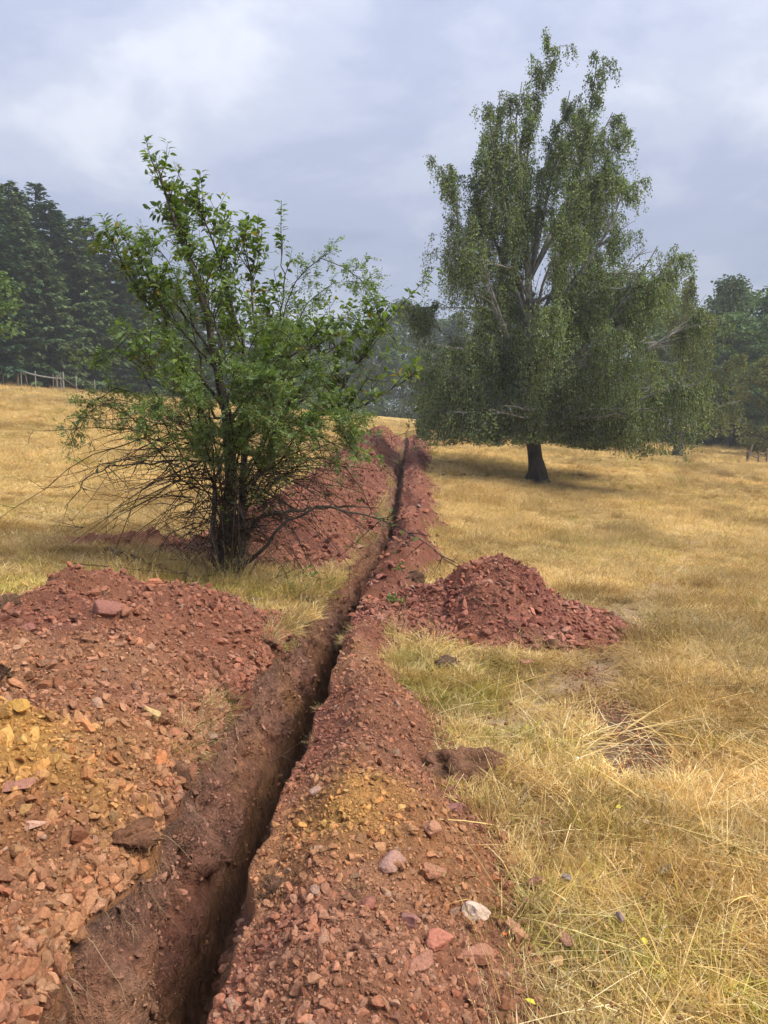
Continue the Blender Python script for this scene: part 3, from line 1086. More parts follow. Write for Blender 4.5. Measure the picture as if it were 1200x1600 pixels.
# ------------------------------------------------------------------ grass
def grass_source(name, seed, n, h0, h1, spread, lean, w, head=0, lying=0.):
    r = np.random.default_rng(seed)
    K = 5
    t = np.linspace(0, 1, K)
    a = r.uniform(0, 6.28, n)
    q = spread * np.sqrt(r.uniform(0, 1, n))
    base = np.stack([q * np.cos(a), q * np.sin(a), np.full(n, -.012)], 1)
    h = r.uniform(h0, h1, n)
    az = a + r.normal(0, .9, n)
    ln = np.abs(r.normal(lean, lean * .5, n))
    ln = np.where(r.uniform(0, 1, n) < lying, r.uniform(1.2, 1.5, n), ln)
    up = np.cos(np.minimum(ln, 1.5))
    outw = np.sin(np.minimum(ln, 1.5))
    curve = r.uniform(.1, .6, n)
    P = base[:, None] + h[:, None, None] * np.stack([
        np.cos(az)[:, None] * (outw[:, None] * t + curve[:, None] * t ** 2 * .5), np.sin(az)[:, None] * (outw[:, None] * t + curve[:, None] * t ** 2 * .5),
        up[:, None] * t - .28 * curve[:, None] * t ** 2], -1)
    P[:, :, 2] = np.maximum(P[:, :, 2], -.012 + .006 * r.uniform(0, 1, n)[:, None] + .01 * t)
    W = w * r.uniform(.6, 1.3, n)[:, None] * (1 - t ** 2 * .85)[None]
    pal = np.array([(.79, .62, .30), (.73, .53, .21), (.76, .57, .25), (.62, .42, .15), (.82, .68, .39), (.47, .31, .125)])
    c = pal[r.integers(0, len(pal), n)] * r.uniform(.85, 1.15, n)[:, None]
    a_ = Acc()
    V, F = ribbons(P, W, None, r)
    a_.add(V, F, np.repeat(c, K * 2, 0))
    if head:
        k = np.arange(0, n, max(1, n // head))
        tip, pre = P[k, -1], P[k, -2]
        d = unit(tip - pre)
        for q_ in range(7):
            ph = tip - d * (.012 * q_) + r.normal(0, .004, tip.shape)
            leaf_quads(ph, d + r.normal(0, .5, d.shape), rand_dirs(len(k), r), np.full(len(k), .02), np.full(len(k), .003), c[k] * .8, .1, a_)
    me = a_.mesh(name, M_GRASS)
    return source(me)


MAT_SRC = [grass_source('grass_mat', 400 + i, 70, .02, .075, .085, .9, .0016, 0, .35) for i in range(6)]
TUFT_SRC = [grass_source('grass_tuft', 420 + i, 46, .08, .21, .05, .42, .0016, 6, .06) for i in range(5)]
STALK_SRC = [grass_source('grass_stalks', 440 + i, 9, .26, .46, .09, .26, .0010, 9, .08) for i in range(5)]
STRAW_SRC = [grass_source('fallen_straw', 460 + i, 16, .2, .48, .12, 1.35, .0016, 0, .9) for i in range(4)]
GREEN = np.array((.62, .72, .42))


def on_field(x, y, margin=.02):
    """outside the trench and clear of the spoil"""
    ul, vr = lip_l(y) - x, x - lip_r(y)
    ok = ((ul > margin) | (vr > margin)) & (top_z(x, y) < ground(x, y) + .03)
    ok &= ~((ul > -.1) & (ul < .7) & ((y < 5.7) | (y > 8.8)) & (y < 37))
    ok &= ~((vr > -.1) & (vr < .3) & (y < 37))
    return ok


def in_view(x, y, pad=.6):
    return (np.abs(x) < .515 * y + pad) & (y > 1.5)


def field_points(r, n, y0, y1):
    y = np.sqrt(r.uniform(y0 ** 2, y1 ** 2, n))
    x = r.uniform(-1, 1, n) * (.515 * y + .6)
    return x, y


def grass_field(name, src, r, x, y, sc, wide, label, tone=1., keep_bare=.0, tilt=.15):
    n = len(x)
    bare, green = bare_mask(x, y), green_mask(x, y)
    path = np.exp(-(seg_dist(x, y, TRAIL) / .25) ** 2)
    ok = on_field(x, y) & (r.uniform(0, 1, n) > np.maximum(bare, .93 * path * (.85 + .3 * vnoise(x * 2.5, y * 2.5, 0, 26))) * (1 - keep_bare) * 1.15)
    x, y, sc, bare, green = x[ok], y[ok], sc[ok], bare[ok], green[ok]
    n = len(x)
    z = ground(x, y)
    Rt = np.stack([r.normal(0, tilt, n), r.normal(0, tilt, n), r.uniform(0, 6.28, n)], -1)
    hs = sc * (1 - .5 * bare) * (.8 + .5 * np.clip(.5 + fbm(x * .7, y * .7, 0, 160, 2), 0, 1))
    Sc = np.stack([sc * wide, sc * wide, hs], -1)
    patch = (.92 + .22 * fbm(x * .45, y * .45, 0, 165, 3))[:, None]
    C = np.ones((n, 3)) * patch * r.uniform(.85, 1.12, n)[:, None]
    gsel = (r.uniform(0, 1, n) < green * .8)[:, None]
    C = np.where(gsel, C * GREEN * r.uniform(.8, 1.4, n)[:, None], C)
    C = C * (1 + .3 * fbm(x * 4.3, y * 4.3, 0, 169, 3) * np.clip(7 / y, .2, 1))[:, None]
    brown = (fbm(x * 1.9, y * 1.9, 0, 168, 3) > .34)[:, None]
    C = np.where(brown, C * np.array((.72, .66, .58)), C)
    C = C * tone
    return scatter(name, np.stack([x, y, z], -1), Rt, Sc, C, src, None, kind='stuff', label=label, cat='grass')


r = np.random.default_rng(31)
x1, y1 = field_points(r, 6500, 1.6, 5.5)
x2, y2 = field_points(r, 12000, 5.5, 13)
x3, y3 = field_points(r, 12000, 13, 34)
x4, y4 = field_points(r, 7000, 34, 66)
xs, ys = np.concatenate([x1, x2, x3, x4]), np.concatenate([y1, y2, y3, y4])
sc = np.concatenate([r.uniform(.7, 1.3, len(x1)), r.uniform(1., 1.7, len(x2)), r.uniform(1.4, 2.3, len(x3)), r.uniform(2., 3.2, len(x4))])
grass_field('grass', MAT_SRC, r, xs, ys, sc, 1.25, 'short matted dry grass covering the meadow', 1.0, .15)

x1, y1 = field_points(r, 1000, 1.6, 6)
x2, y2 = field_points(r, 6000, 6, 15)
x3, y3 = field_points(r, 10000, 15, 40)
x4, y4 = field_points(r, 5000, 40, 66)
xs, ys = np.concatenate([x1, x2, x3, x4]), np.concatenate([y1, y2, y3, y4])
sc = np.concatenate([r.uniform(.4, .8, len(x1)), r.uniform(.5, 1.0, len(x2)), r.uniform(.8, 1.4, len(x3)), r.uniform(1.1, 1.8, len(x4))])
cl = fbm(xs * .9, ys * .9, 0, 170, 3) > -.15
grass_field('grass', TUFT_SRC, r, xs[cl], ys[cl], sc[cl], 1.1, 'upright tufts of golden dry grass over the meadow', 1.0, .1)

x1, y1 = field_points(r, 900, 1.6, 6)
x2, y2 = field_points(r, 6000, 6, 22)
xs, ys = np.concatenate([x1, x2]), np.concatenate([y1, y2])
cl = (fbm(xs * .6, ys * .6, 0, 172, 3) + .35 * (xs > 1.3) > .1)
grass_field('grass', STALK_SRC, r, xs[cl], ys[cl], r.uniform(.45, .85, int(cl.sum())), 1., 'thin tall straw stalks with seed heads in the meadow', 1.08, .3)

x1, y1 = field_points(r, 800, 1.7, 6.5)
cl = fbm(x1 * 1.1, y1 * 1.1, 0, 174, 2) > -.1
grass_field('straw', STRAW_SRC, r, x1[cl], y1[cl], r.uniform(.7, 1.15, int(cl.sum())), 1., 'long flattened straw lying on the near meadow', 1.25, .6, .05)

# grass hanging over the cut lips and sprinkled on the earth
r = np.random.default_rng(33)
n = 760
y = 1.7 * (30 / 1.7) ** r.uniform(0, 1, n)
cl = fbm(y * 1.6, 2, 0, 176, 3) > .05
y = y[cl]
left = (r.uniform(0, 1, len(y)) < .9)
x = np.where(left, lip_l(y) - r.uniform(.0, .10, len(y)), lip_r(y) + r.uniform(0, .04, len(y)))
z = top_z(x, y) - .012
Rt = np.stack([r.normal(0, .3, len(y)), np.where(left, 1, -1) * r.uniform(.3, 1.5, len(y)), r.uniform(-.6, .6, len(y))], -1)
s = np.where(left, r.uniform(.35, .8, len(y)), r.uniform(.2, .35, len(y))) * np.clip(y / 4, .8, 1.5)
C = np.ones((len(y), 3)) * r.uniform(.5, 1., len(y))[:, None]
C = np.where((r.uniform(0, 1, len(y)) < .12)[:, None], C * GREEN, C)
scatter('grass', np.stack([x, y, z], -1), Rt, np.stack([s, s, s], -1), C, TUFT_SRC + MAT_SRC, None, kind='stuff', label='torn dry turf hanging over the lips of the trench', cat='grass')


# ------------------------------------------------------------------ trees
def empty(name, loc, label, cat, group=None):
    o = bpy.data.objects.new(name, None)
    COL.objects.link(o)
    o.location = loc
    o.empty_display_size = .3
    o['label'] = label
    o['category'] = cat
    if group:
        o['group'] = group
    return o


def along(Q, t):
    """points and tangents on polyline Q (K,3) at parameters t"""
    K = len(Q)
    f = np.clip(t, 0, .9999) * (K - 1)
    i = f.astype(int)
    w = (f - i)[:, None]
    return Q[i] * (1 - w) + Q[i + 1] * w, unit(Q[i + 1] - Q[i])


BIRCH_PAL = [(.145, .20, .085), (.12, .17, .073), (.17, .225, .095), (.10, .14, .065), (.21, .24, .10), (.18, .22, .14)]
BIRCH2_PAL = [(.14, .16, .05), (.11, .14, .045), (.18, .18, .055), (.09, .12, .04)]


def birch_tree(name, loc, label, limbs, trunk_r, seed, leaf, n_str, n_leaf, zmin, pal, group=None, per_branch=11, leafmat=None, branch_step=.42, ground_flare=True, barks=None):
    r = np.random.default_rng(seed)
    root = empty(name, loc, label, 'tree', group)
    tk, lb, tw, lf = Acc(), Acc(), Acc(), Acc()
    full = resample(limbs[0], 60)
    L = np.linspace(0, 1, 60)
    Rf = trunk_r * ((1 - L) ** 1.5) * .92 + .012
    Rf = Rf * (1 + .5 * np.exp(-full[:, 2] / .35))
    cut = int(np.argmax(full[:, 2] > .27 * full[-1, 2]))
    trunk, R = full[:cut + 1], Rf[:cut + 1]
    lb.add(*tubes(full[cut:52], Rf[cut:52], 9))
    V, F = tubes(trunk, R, 14)
    V = V + (fbm(V[:, 0] * 7, V[:, 1] * 7, V[:, 2] * 2, seed, 3) * .10 * trunk_r / .3)[:, None] * unit(V - np.array([trunk[0][0], trunk[0][1], 0]) * 1.) * np.exp(-V[:, 2:3] / 2.5)
    tk.add(V, F)
    S0, O0, LN = [], [], []
    for li, pts in enumerate(limbs):
        Q = resample(pts, 20)
        ln = np.linalg.norm(np.diff(Q, axis=0), axis=1).sum()
        if li:
            rr = (trunk_r * .27 if ln > 5 else trunk_r * .2) * (1 - .93 * np.linspace(0, 1, 20)) + .008
            lb.add(*tubes(Q, rr, 7))
        nb = max(4, int(ln / branch_step))
        tt = r.uniform(.16 if li else .28, 1., nb)
        B, T = along(Q, tt)
        az = r.uniform(0, 6.28, nb)
        out_ = np.stack([np.cos(az), np.sin(az), np.zeros(nb)], 1)
        away = unit(B * np.array([1, 1, 0]) - np.array([0, 0, 0]) + 1e-6)
        el = r.uniform(.35, 1.0, nb)[:, None]
        D = unit(out_ * .8 + away * .55 + T * .7 + np.array([0, 0, 1]) * el * .5)
        bl = (r.uniform(.6, 2.1, nb) * (1.1 - .35 * tt) * np.clip(ln / 6, .65, 1.1))
        bl = bl * (1 - .42 * sstep(.45, .85, B[:, 2] / limbs[0][-1][2]))
        k = np.linspace(0, 1, 6)
        BP = B[:, None] + bl[:, None, None] * (D[:, None] * k[None, :, None] + np.array([0, 0, -.25])[None, None] * (k ** 2)[None, :, None])
        lb.add(*tubes(BP[:, :5], (.014 * (1 - .8 * k))[None, :5] * np.ones((nb, 1)), 4))
        # hanging strands from the branches and the limb itself
        m = per_branch
        bi = np.repeat(np.arange(nb), m)
        q = r.uniform(.15, 1., nb * m)
        f_ = q * 4.999
        i_ = f_.astype(int)
        w_ = (f_ - i_)[:, None]
        S = BP[bi, i_] * (1 - w_) + BP[bi, i_ + 1] * w_
        S0.append(S)
        O0.append(unit(D[bi] * np.array([1, 1, .2]) + r.normal(0, .6, (nb * m, 3))))
        LN.append(np.clip(S[:, 2] / 9, .25, 1) ** -.5 * r.uniform(.3, 1.2, nb * m) * np.where(tt[bi] > .85, .6, 1))
    S, O, LN = np.concatenate(S0), np.concatenate(O0), np.concatenate(LN)
    if len(S) > n_str:
        wgt_ = .45 + .55 * sstep(.25, .6, S[:, 2] / limbs[0][-1][2])
        s_ = np.argsort(-(r.uniform(0, 1, len(S)) ** (1 / wgt_)))[:n_str]
        S, O, LN = S[s_], O[s_], LN[s_]
    # clumps: thin out some places so that sky shows through
    gap = fbm(S[:, 0] * .75, S[:, 1] * .75, S[:, 2] * .55, seed + 5, 2)
    ok = np.where(S[:, 2] > .78 * limbs[0][-1][2], r.uniform(0, 1, len(S)) < .62, gap > -.40)
    S, O, LN = S[ok], O[ok], LN[ok]
    N, K = len(S), 6
    k = np.linspace(0, 1, K)
    P = S[:, None] + LN[:, None, None] * (O[:, None] * (.38 * k * (1 - .35 * k))[None, :, None] + np.array([0, 0, -1.])[None, None] * (k ** 1.6)[None, :, None])
    wob = r.normal(0, .03, P.shape)
    wob[:, 0] = 0
    P = P + wob
    low = zmin(P[:, :, 0], P[:, :, 1])
    P[:, :, 2] = np.maximum(P[:, :, 2], low + .02)
    tw.add(*tubes(P, (.0055 * (1 - .75 * k))[None] * np.ones((N, 1)), 3), (.5, .4, .35))
    t = r.uniform(.05, 1., (N, n_leaf))
    f_ = t * (K - 1.001)
    i_ = f_.astype(int)
    w_ = (f_ - i_)[..., None]
    ii = np.arange(N)[:, None]
    LP = (P[ii, i_] * (1 - w_) + P[ii, i_ + 1] * w_).reshape(-1, 3) + r.normal(0, leaf * .8, (N * n_leaf, 3))
    keep = LP[:, 2] > low[:, 0].repeat(n_leaf) * .97
    LP = LP[keep]
    n = len(LP)
    D = unit(r.normal(0, .75, (n, 3)) + np.array([0, 0, -.75]))
    strand_tint = r.uniform(.8, 1.25, N).repeat(n_leaf)[keep][:, None]
    C = leaf_colours(r, n, pal, .22) * strand_tint * (1 + .25 * fbm(LP[:, 0] * .6, LP[:, 1] * .6, LP[:, 2] * .6, seed + 9, 2))[:, None]
    sz = leaf * r.uniform(.7, 1.3, n)
    leaf_quads(LP, D, rand_dirs(n, r), sz, sz * .42, C, .12, lf)
    bt, bl_ = barks or (M_BIRCH_BARK, M_BIRCH_LIMB)
    link('trunk', tk.mesh('trunk', bt, True), root)
    link('branches', lb.mesh('branches', bl_, True), root)
    cr = link('crown', lf.mesh('crown', leafmat or M_BIRCH_LEAF), root)
    link('twigs', tw.mesh('twigs', M_TWIG), cr, kind='stuff')
    return root


def B_(px, py, dy):
    return ((px - 838) * (.02 if px < 838 else .0185), dy, (750 - py) * .0187)


main = [(0, 0, -.15), (-.02, 0, .6), (-.14, .05, 1.4), (-.16, .1, 3.), B_(822, 430, .1), B_(808, 300, .2), B_(822, 180, .1), B_(845, 66, 0)]
fork = (-.16, .08, 2.6)
fk2 = (-.2, .1, 4.5)
fk3 = B_(824, 420, .1)
RADIAL = []
for i in range(15):
    a = i * 2.4 + .4
    z0 = 1.75 + i * .28
    ln = 4.5 - .11 * i
    RADIAL.append([(-.15, .05, z0), (math.cos(a) * ln * .5, math.sin(a) * ln * .5, z0 + 1.0), (math.cos(a) * ln * (1.05 if math.cos(a) > 0 else .9), math.sin(a) * ln * .9, z0 + 1.0)])
for i in range(10):
    a = i * 2.4 + 1.1
    ln = (4.3 if math.cos(a) > 0 else 3.5) - .12 * (i % 4)
    RADIAL.append([(-.12, .03, 1.5), (math.cos(a) * ln * .5, math.sin(a) * ln * .5, 2.15), (math.cos(a) * ln, math.sin(a) * ln * .9, 2.0 + .1 * (i % 3))])
LIMBS = [main,
         [fork, B_(852, 500, -.3), B_(880, 350, -.4), B_(905, 200, -.3), B_(920, 86, -.2)],
         [fk2, B_(805, 400, .6), B_(785, 250, .7), B_(776, 118, .6)],
         [fork, B_(800, 560, -.4), B_(745, 430, -.8), B_(705, 330, -.7), B_(688, 270, -.5)],
         [fork, B_(880, 580, .3), B_(960, 480, .5), B_(1030, 420, .5), B_(1078, 378, .4)],
         [fk3, B_(880, 300, .8), B_(930, 210, .9), B_(962, 145, .8)],
         [fk2, B_(890, 430, -.9), B_(935, 350, -1.2), B_(955, 290, -1.2)],
         [fk3, B_(780, 330, -.7), B_(758, 240, -.9), B_(752, 180, -.8)],
         [fork, B_(770, 570, .3), B_(700, 510, .6), B_(655, 470, .6)],
         [fork, B_(900, 600, -.5), B_(1000, 540, -1.), B_(1100, 480, -1.)],
         [(-.15, 0, 1.9), B_(900, 640, .8), B_(990, 600, 1.4), B_(1062, 590, 1.6)],
         [(-.15, 0, 1.9), B_(920, 650, -1.4), B_(1000, 610, -2.2), B_(1050, 600, -2.6)],
         [(-.15, 0, 1.8), B_(780, 640, -.8), B_(710, 590, -1.4), B_(664, 570, -1.8)],
         [(-.15, 0, 1.9), B_(770, 630, 1.2), B_(700, 580, 2.), B_(668, 560, 2.6)],
         [(-.15, 0, 2.2), B_(830, 600, -1.6), B_(820, 540, -2.8), B_(815, 520, -3.6)],
         [(-.15, 0, 2.2), B_(870, 600, -1.6), B_(900, 540, -2.6), B_(920, 520, -3.4)],
         [(-.15, 0, 2.4), B_(840, 600, 1.6), B_(850, 530, 2.8), B_(850, 510, 3.6)],
         [fk2, B_(830, 440, -1.2), B_(850, 380, -2.0), B_(856, 330, -2.2)],
         [fk2, B_(800, 460, 1.2), B_(790, 380, 1.9), B_(790, 340, 2.1)],
         [fork, B_(780, 520, -1.2), B_(740, 430, -2.0), B_(730, 390, -2.2)],
         [fork, B_(920, 520, -1.4), B_(970, 430, -2.2), B_(985, 400, -2.4)],
         [fork, B_(920, 520, 1.4), B_(970, 430, 2.2), B_(980, 400, 2.4)],
         [fk3, B_(850, 250, -.6), B_(880, 190, -.7), B_(890, 160, -.6)],
         [fork, B_(760, 500, 0), B_(720, 400, .2), B_(738, 330, .2)],
         [fork, B_(900, 480, .2), B_(945, 390, .4), B_(968, 340, .4)],
         [(-.15, 0, 2.0), B_(900, 650, -2.2), B_(940, 640, -3.2)],
         [fk2, B_(890, 380, .3), B_(935, 320, .5), B_(955, 250, .5)], [fk2, B_(920, 440, .2), B_(985, 400, .2), B_(1010, 372, .2)],
         [fk3, B_(870, 330, -.3), B_(930, 260, -.6), B_(950, 200, -.6)], [fk2, B_(790, 420, -.3), B_(750, 330, -.3), B_(745, 250, -.3)],
         [fk3, B_(800, 280, -.6), B_(790, 200, -.7), B_(800, 130, -.6)], [fk3, B_(850, 220, .5), B_(880, 150, .5), B_(885, 120, .4)],
         [(-.15, 0, 2.0), B_(800, 650, -2.2), B_(750, 640, -3.0)],
         ] + RADIAL


def birch_low(x, y):
    return np.interp(x, [-5, -3.6, -2, -.8, .6, 2, 3.2, 4.4, 6], [1.5, 1.1, 1.25, 1.3, 1.15, .95, .75, .6, 1.2]) + .28 * vnoise(x * 1.6, y * 1.6, 0, 180) + .02 * np.abs(y)


g0 = float(ground(4.76, 24.03))
birch_tree('birch_tree', (4.76, 24.03, g0), 'tall weeping birch standing alone on the open meadow', LIMBS, .25, 501, .058, 16500, 25, birch_low, BIRCH_PAL, per_branch=11, branch_step=.17)

# second, yellowish weeping birch behind it on the right
LIMBS2 = [[(0, 0, -.2), (.05, 0, 2), (.1, 0, 5), (0, 0, 9.6)]]
r = np.random.default_rng(77)
for i in range(16):
    a = i * 2.4
    z0 = 1.6 + i * .38
    ln = 3.4 * (1 - .045 * i)
    LIMBS2.append([(.05, 0, z0), (.05 + math.cos(a) * ln * .5, math.sin(a) * ln * .5, z0 + 1.0), (.05 + math.cos(a) * ln, math.sin(a) * ln, z0 + 1.5 + .05 * i)])
birch_tree('birch_tree', (16.6, 43.6, float(ground(16.6, 43.6))), 'yellowish green weeping birch behind the tall birch, dark trunk showing below', LIMBS2, .26, 502, .11, 2100, 22,
           lambda x, y: .9 + .3 * vnoise(x, y, 0, 181), BIRCH2_PAL, per_branch=13, leafmat=M_FAR_LEAF, branch_step=.5, barks=(M_FAR_BARK, M_BIRCH_LIMB))


def conifer_parts(seed, h, rad_, droop, pal, bare=.06, dens=1.):
    r = np.random.default_rng(seed)
    tk, lf = Acc(), Acc()
    tk.add(*tubes(np.array([(0, 0, -.4), (.04, 0, h * .4), (0, .03, h * .75), (0, 0, h)]), np.array([.2, .15, .07, .015]), 8))
    zs = []
    z = h * bare
    while z < h * .985:
        zs.append(z)
        z += (.26 + .2 * (1 - z / h)) / dens
    for z in zs:
        q = 1 - z / h
        nb = int(5 + 4 * q)
        az = r.uniform(0, 6.28, nb)
        ln = rad_ * (q ** .62) * r.uniform(.6, 1.12, nb) + .12
        up = r.uniform(-.05, .25, nb) + (.5 - .55 * q)
        k = np.linspace(0, 1, 6)
        D = np.stack([np.cos(az), np.sin(az), up], 1)
        BP = np.array([0, 0, z])[None, None] + ln[:, None, None] * (D[:, None] * k[None, :, None] + np.array([0, 0, -droop])[None, None] * (k ** 1.8)[None, :, None] + np.array([0, 0, droop * .55])[None, None] * (k ** 5)[None, :, None])
        tk.add(*tubes(BP, (.03 * (1 - .85 * k))[None] * np.ones((nb, 1)), 3))
        m = np.maximum(10, (ln * 34).astype(int))
        bi = np.repeat(np.arange(nb), m)
        t = r.uniform(.12, 1, len(bi)) ** .8
        f_ = t * 4.999
        i_ = f_.astype(int)
        w_ = (f_ - i_)[:, None]
        S = BP[bi, i_] * (1 - w_) + BP[bi, i_ + 1] * w_
        n = len(S)
        side = np.stack([-np.sin(az[bi]), np.cos(az[bi]), np.zeros(n)], 1) * r.choice([-1, 1], n)[:, None]
        Dr = unit(side * r.uniform(.3, 1, n)[:, None] + D[bi] * .7 + np.array([0, 0, -1]) * r.uniform(.1, .25 + droop * 1.6, n)[:, None])
        S = S + r.normal(0, .05, S.shape)
        L = r.uniform(.25, .55, n) * (.6 + .6 * q)
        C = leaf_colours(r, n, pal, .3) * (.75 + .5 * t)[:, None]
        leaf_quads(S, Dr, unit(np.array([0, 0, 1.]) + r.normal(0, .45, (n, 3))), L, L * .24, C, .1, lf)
    return tk, lf


SPRUCE_PAL = [(.036, .068, .034), (.048, .084, .04), (.03, .056, .034), (.06, .095, .046)]
LARCH_PAL = [(.08, .12, .05), (.095, .135, .06), (.07, .108, .05), (.11, .14, .055)]
PINE_PAL = [(.04, .07, .042), (.05, .08, .05), (.035, .06, .036)]
CON = {}
for kind, args in dict(spruce=(601, 14., 3.0, .45, SPRUCE_PAL), larch=(602, 14., 2.9, .55, LARCH_PAL), pine=(603, 14., 2.6, .15, PINE_PAL), spruce_b=(604, 14., 3.3, .4, SPRUCE_PAL), larch_b=(605, 14., 3.3, .6, LARCH_PAL)).items():
    tk, lf = conifer_parts(*args)
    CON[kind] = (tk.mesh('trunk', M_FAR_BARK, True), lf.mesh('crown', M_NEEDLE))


def place_tree(name, meshes, x, y, s, sz, rot, label, group):
    root = empty(name, (x, y, float(ground(x, y))), label, 'tree', group)
    root.rotation_euler = (0, 0, rot)
    root.scale = (s, s, sz)
    for nm, me in zip(('trunk', 'crown'), meshes):
        link(nm, me, root)
    return root


GL = 'conifers of the wood on the left'
HID = 'conifer half hidden among the others in the left wood'
for i, (kind, x, y, h, lab) in enumerate([
        ('spruce', -25.9, 51.5, 13.6, 'darkest spruce of the left wood, cut by the left edge of the picture'),
        ('larch', -26.6, 56.5, 14.3, 'tall grey green larch second from the left edge, behind the fence'),
        ('pine', -26.9, 61.5, 15.5, 'feathery topped pine rising behind the larch in the left wood'),
        ('spruce_b', -24.6, 58.5, 13.6, 'broad spruce in the middle of the left wood with drooping boughs'),
        ('larch_b', -23.0, 53.5, 9.6, 'low drooping olive larch right behind the fence'),
        ('larch', -22.3, 57.5, 12.5, 'slender pale larch nearest the apple tree in the left wood'),
        ('spruce', -24.8, 66., 14.2, HID), ('pine', -20.9, 60., 11.4, 'small pine at the right end of the left wood'),
        ('spruce_b', -21.6, 67., 11.5, HID), ('spruce_b', -29.8, 56., 14.5, HID), ('spruce', -29.0, 62., 15., HID),
        ('larch_b', -18.6, 68., 10.2, HID), ('spruce', -25.5, 76., 13.2, HID), ('pine', -27.6, 86., 14.4, HID), ('spruce', -21.6, 82., 12., HID),
        ('larch', -22., 92., 13.2, HID), ('spruce_b', -16.3, 80., 10.5, HID), ('spruce_b', -14.2, 92., 11.5, HID), ('larch_b', -10.5, 84., 9.5, HID), ('spruce', -27.5, 53.5, 9., HID), ('spruce_b', -23.8, 62.5, 9.5, HID), ('spruce', -20.2, 64.5, 8., HID), ('spruce_b', -28.4, 58.5, 13.6, HID), ('larch', -25.2, 55.2, 11.5, 'middle sized larch between the dark spruce and the broad spruce'), ('spruce', -22.6, 60.5, 11., HID), ('spruce_b', -27.4, 66., 14.6, HID), ('larch_b', -19.6, 62.5, 9., HID)]):
    if lab is HID:
        lab = {'spruce': 'dark spruce half hidden behind the front row of the left wood', 'larch': 'olive larch half hidden behind the front row of the left wood', 'pine': 'feathery pine half hidden at the back of the left wood'}[kind.split('_')[0]]
    place_tree({'spruce': 'spruce_tree', 'larch': 'larch_tree', 'pine': 'pine_tree'}[kind.split('_')[0]], CON[kind], x, y, h / 14. * (1.4 if i % 2 else 1.25), h / 14., i * 1.7, lab, GL)


def broadleaf_parts(seed, h, w, pal, n_clump, leaf, per=150, low=.18, upright=0.):
    r = np.random.default_rng(seed)
    tk, lf = Acc(), Acc()
    tk.add(*tubes(resample([(0, 0, -.4), (.1, .05, h * .3), (-.05, 0, h * .62), (0, 0, h * .93)], 12), np.linspace(.24, .03, 12) * h / 12, 8))
    u = r.uniform(0, 1, n_clump)
    a = r.uniform(0, 6.28, n_clump)
    z = h * (low + (.97 - low) * u)
    prof = np.sin(np.clip((u * .93 + .07), 0, 1) * math.pi) ** (.55 + upright) * (1 - .25 * u)
    q = w * prof * r.uniform(.35, 1., n_clump) ** .6
    Cc = np.stack([q * np.cos(a), q * np.sin(a), z], 1)
    k = np.linspace(0, 1, 6)
    st = np.stack([np.zeros(n_clump), np.zeros(n_clump), np.maximum(h * .12, z - .45 * q - .6)], 1)
    BP = st[:, None] + (Cc - st)[:, None] * k[None, :, None] + np.array([0, 0, .25])[None, None] * (np.sin(k * math.pi))[None, :, None]
    tk.add(*tubes(BP, (.06 * (1 - .8 * k))[None] * np.ones((n_clump, 1)), 4))
    cr = r.uniform(.55, 1.15, n_clump) * h / 12
    n = n_clump * per
    ci = np.repeat(np.arange(n_clump), per)
    d = rand_dirs(n, r) * (r.uniform(0, 1, n) ** .45)[:, None] * cr[ci][:, None] * np.array([1.15, 1.15, .62])
    P = Cc[ci] + d
    C = leaf_colours(r, n, pal, .25) * r.uniform(.75, 1.25, n_clump)[ci][:, None]
    sz = leaf * r.uniform(.6, 1.3, n)
    leaf_quads(P, unit(d + r.normal(0, .5, (n, 3)) + np.array([0, 0, -.3])), unit(np.array([0, 0, 1.]) + r.normal(0, .6, (n, 3))), sz, sz * .4, C, .15, lf)
    return tk, lf


OAK_PAL = [(.09, .145, .056), (.115, .175, .064), (.075, .12, .053), (.14, .195, .07)]
BEECH_PAL = [(.10, .16, .04), (.13, .19, .05), (.085, .14, .04)]
YEL_PAL = [(.17, .17, .05), (.14, .155, .045), (.2, .19, .06), (.11, .13, .04)]
FAR_PAL = [(.075, .105, .045), (.09, .12, .055), (.06, .09, .04)]
BRD = {}
for kind, args in dict(oak=(701, 12., 4.2, OAK_PAL, 95, .26), oak_b=(702, 12., 3.8, OAK_PAL, 85, .26), ash=(703, 12., 2.6, FAR_PAL, 70, .24, 130, .1, .3), aspen=(704, 12., 2.2, FAR_PAL, 70, .22, 110, .1, .2),
                       beech=(705, 7., 2.7, BEECH_PAL, 60, .15, 140, .25), yellow=(706, 7., 2.6, YEL_PAL, 70, .16, 140, .08), shrub=(707, 3., 1.7, BEECH_PAL[:2] + YEL_PAL[:2], 30, .14, 120, .05)).items():
    tk, lf = broadleaf_parts(*args)
    BRD[kind] = (tk.mesh('trunk', M_FAR_BARK, True), lf.mesh('crown', M_FAR_LEAF), args[1])

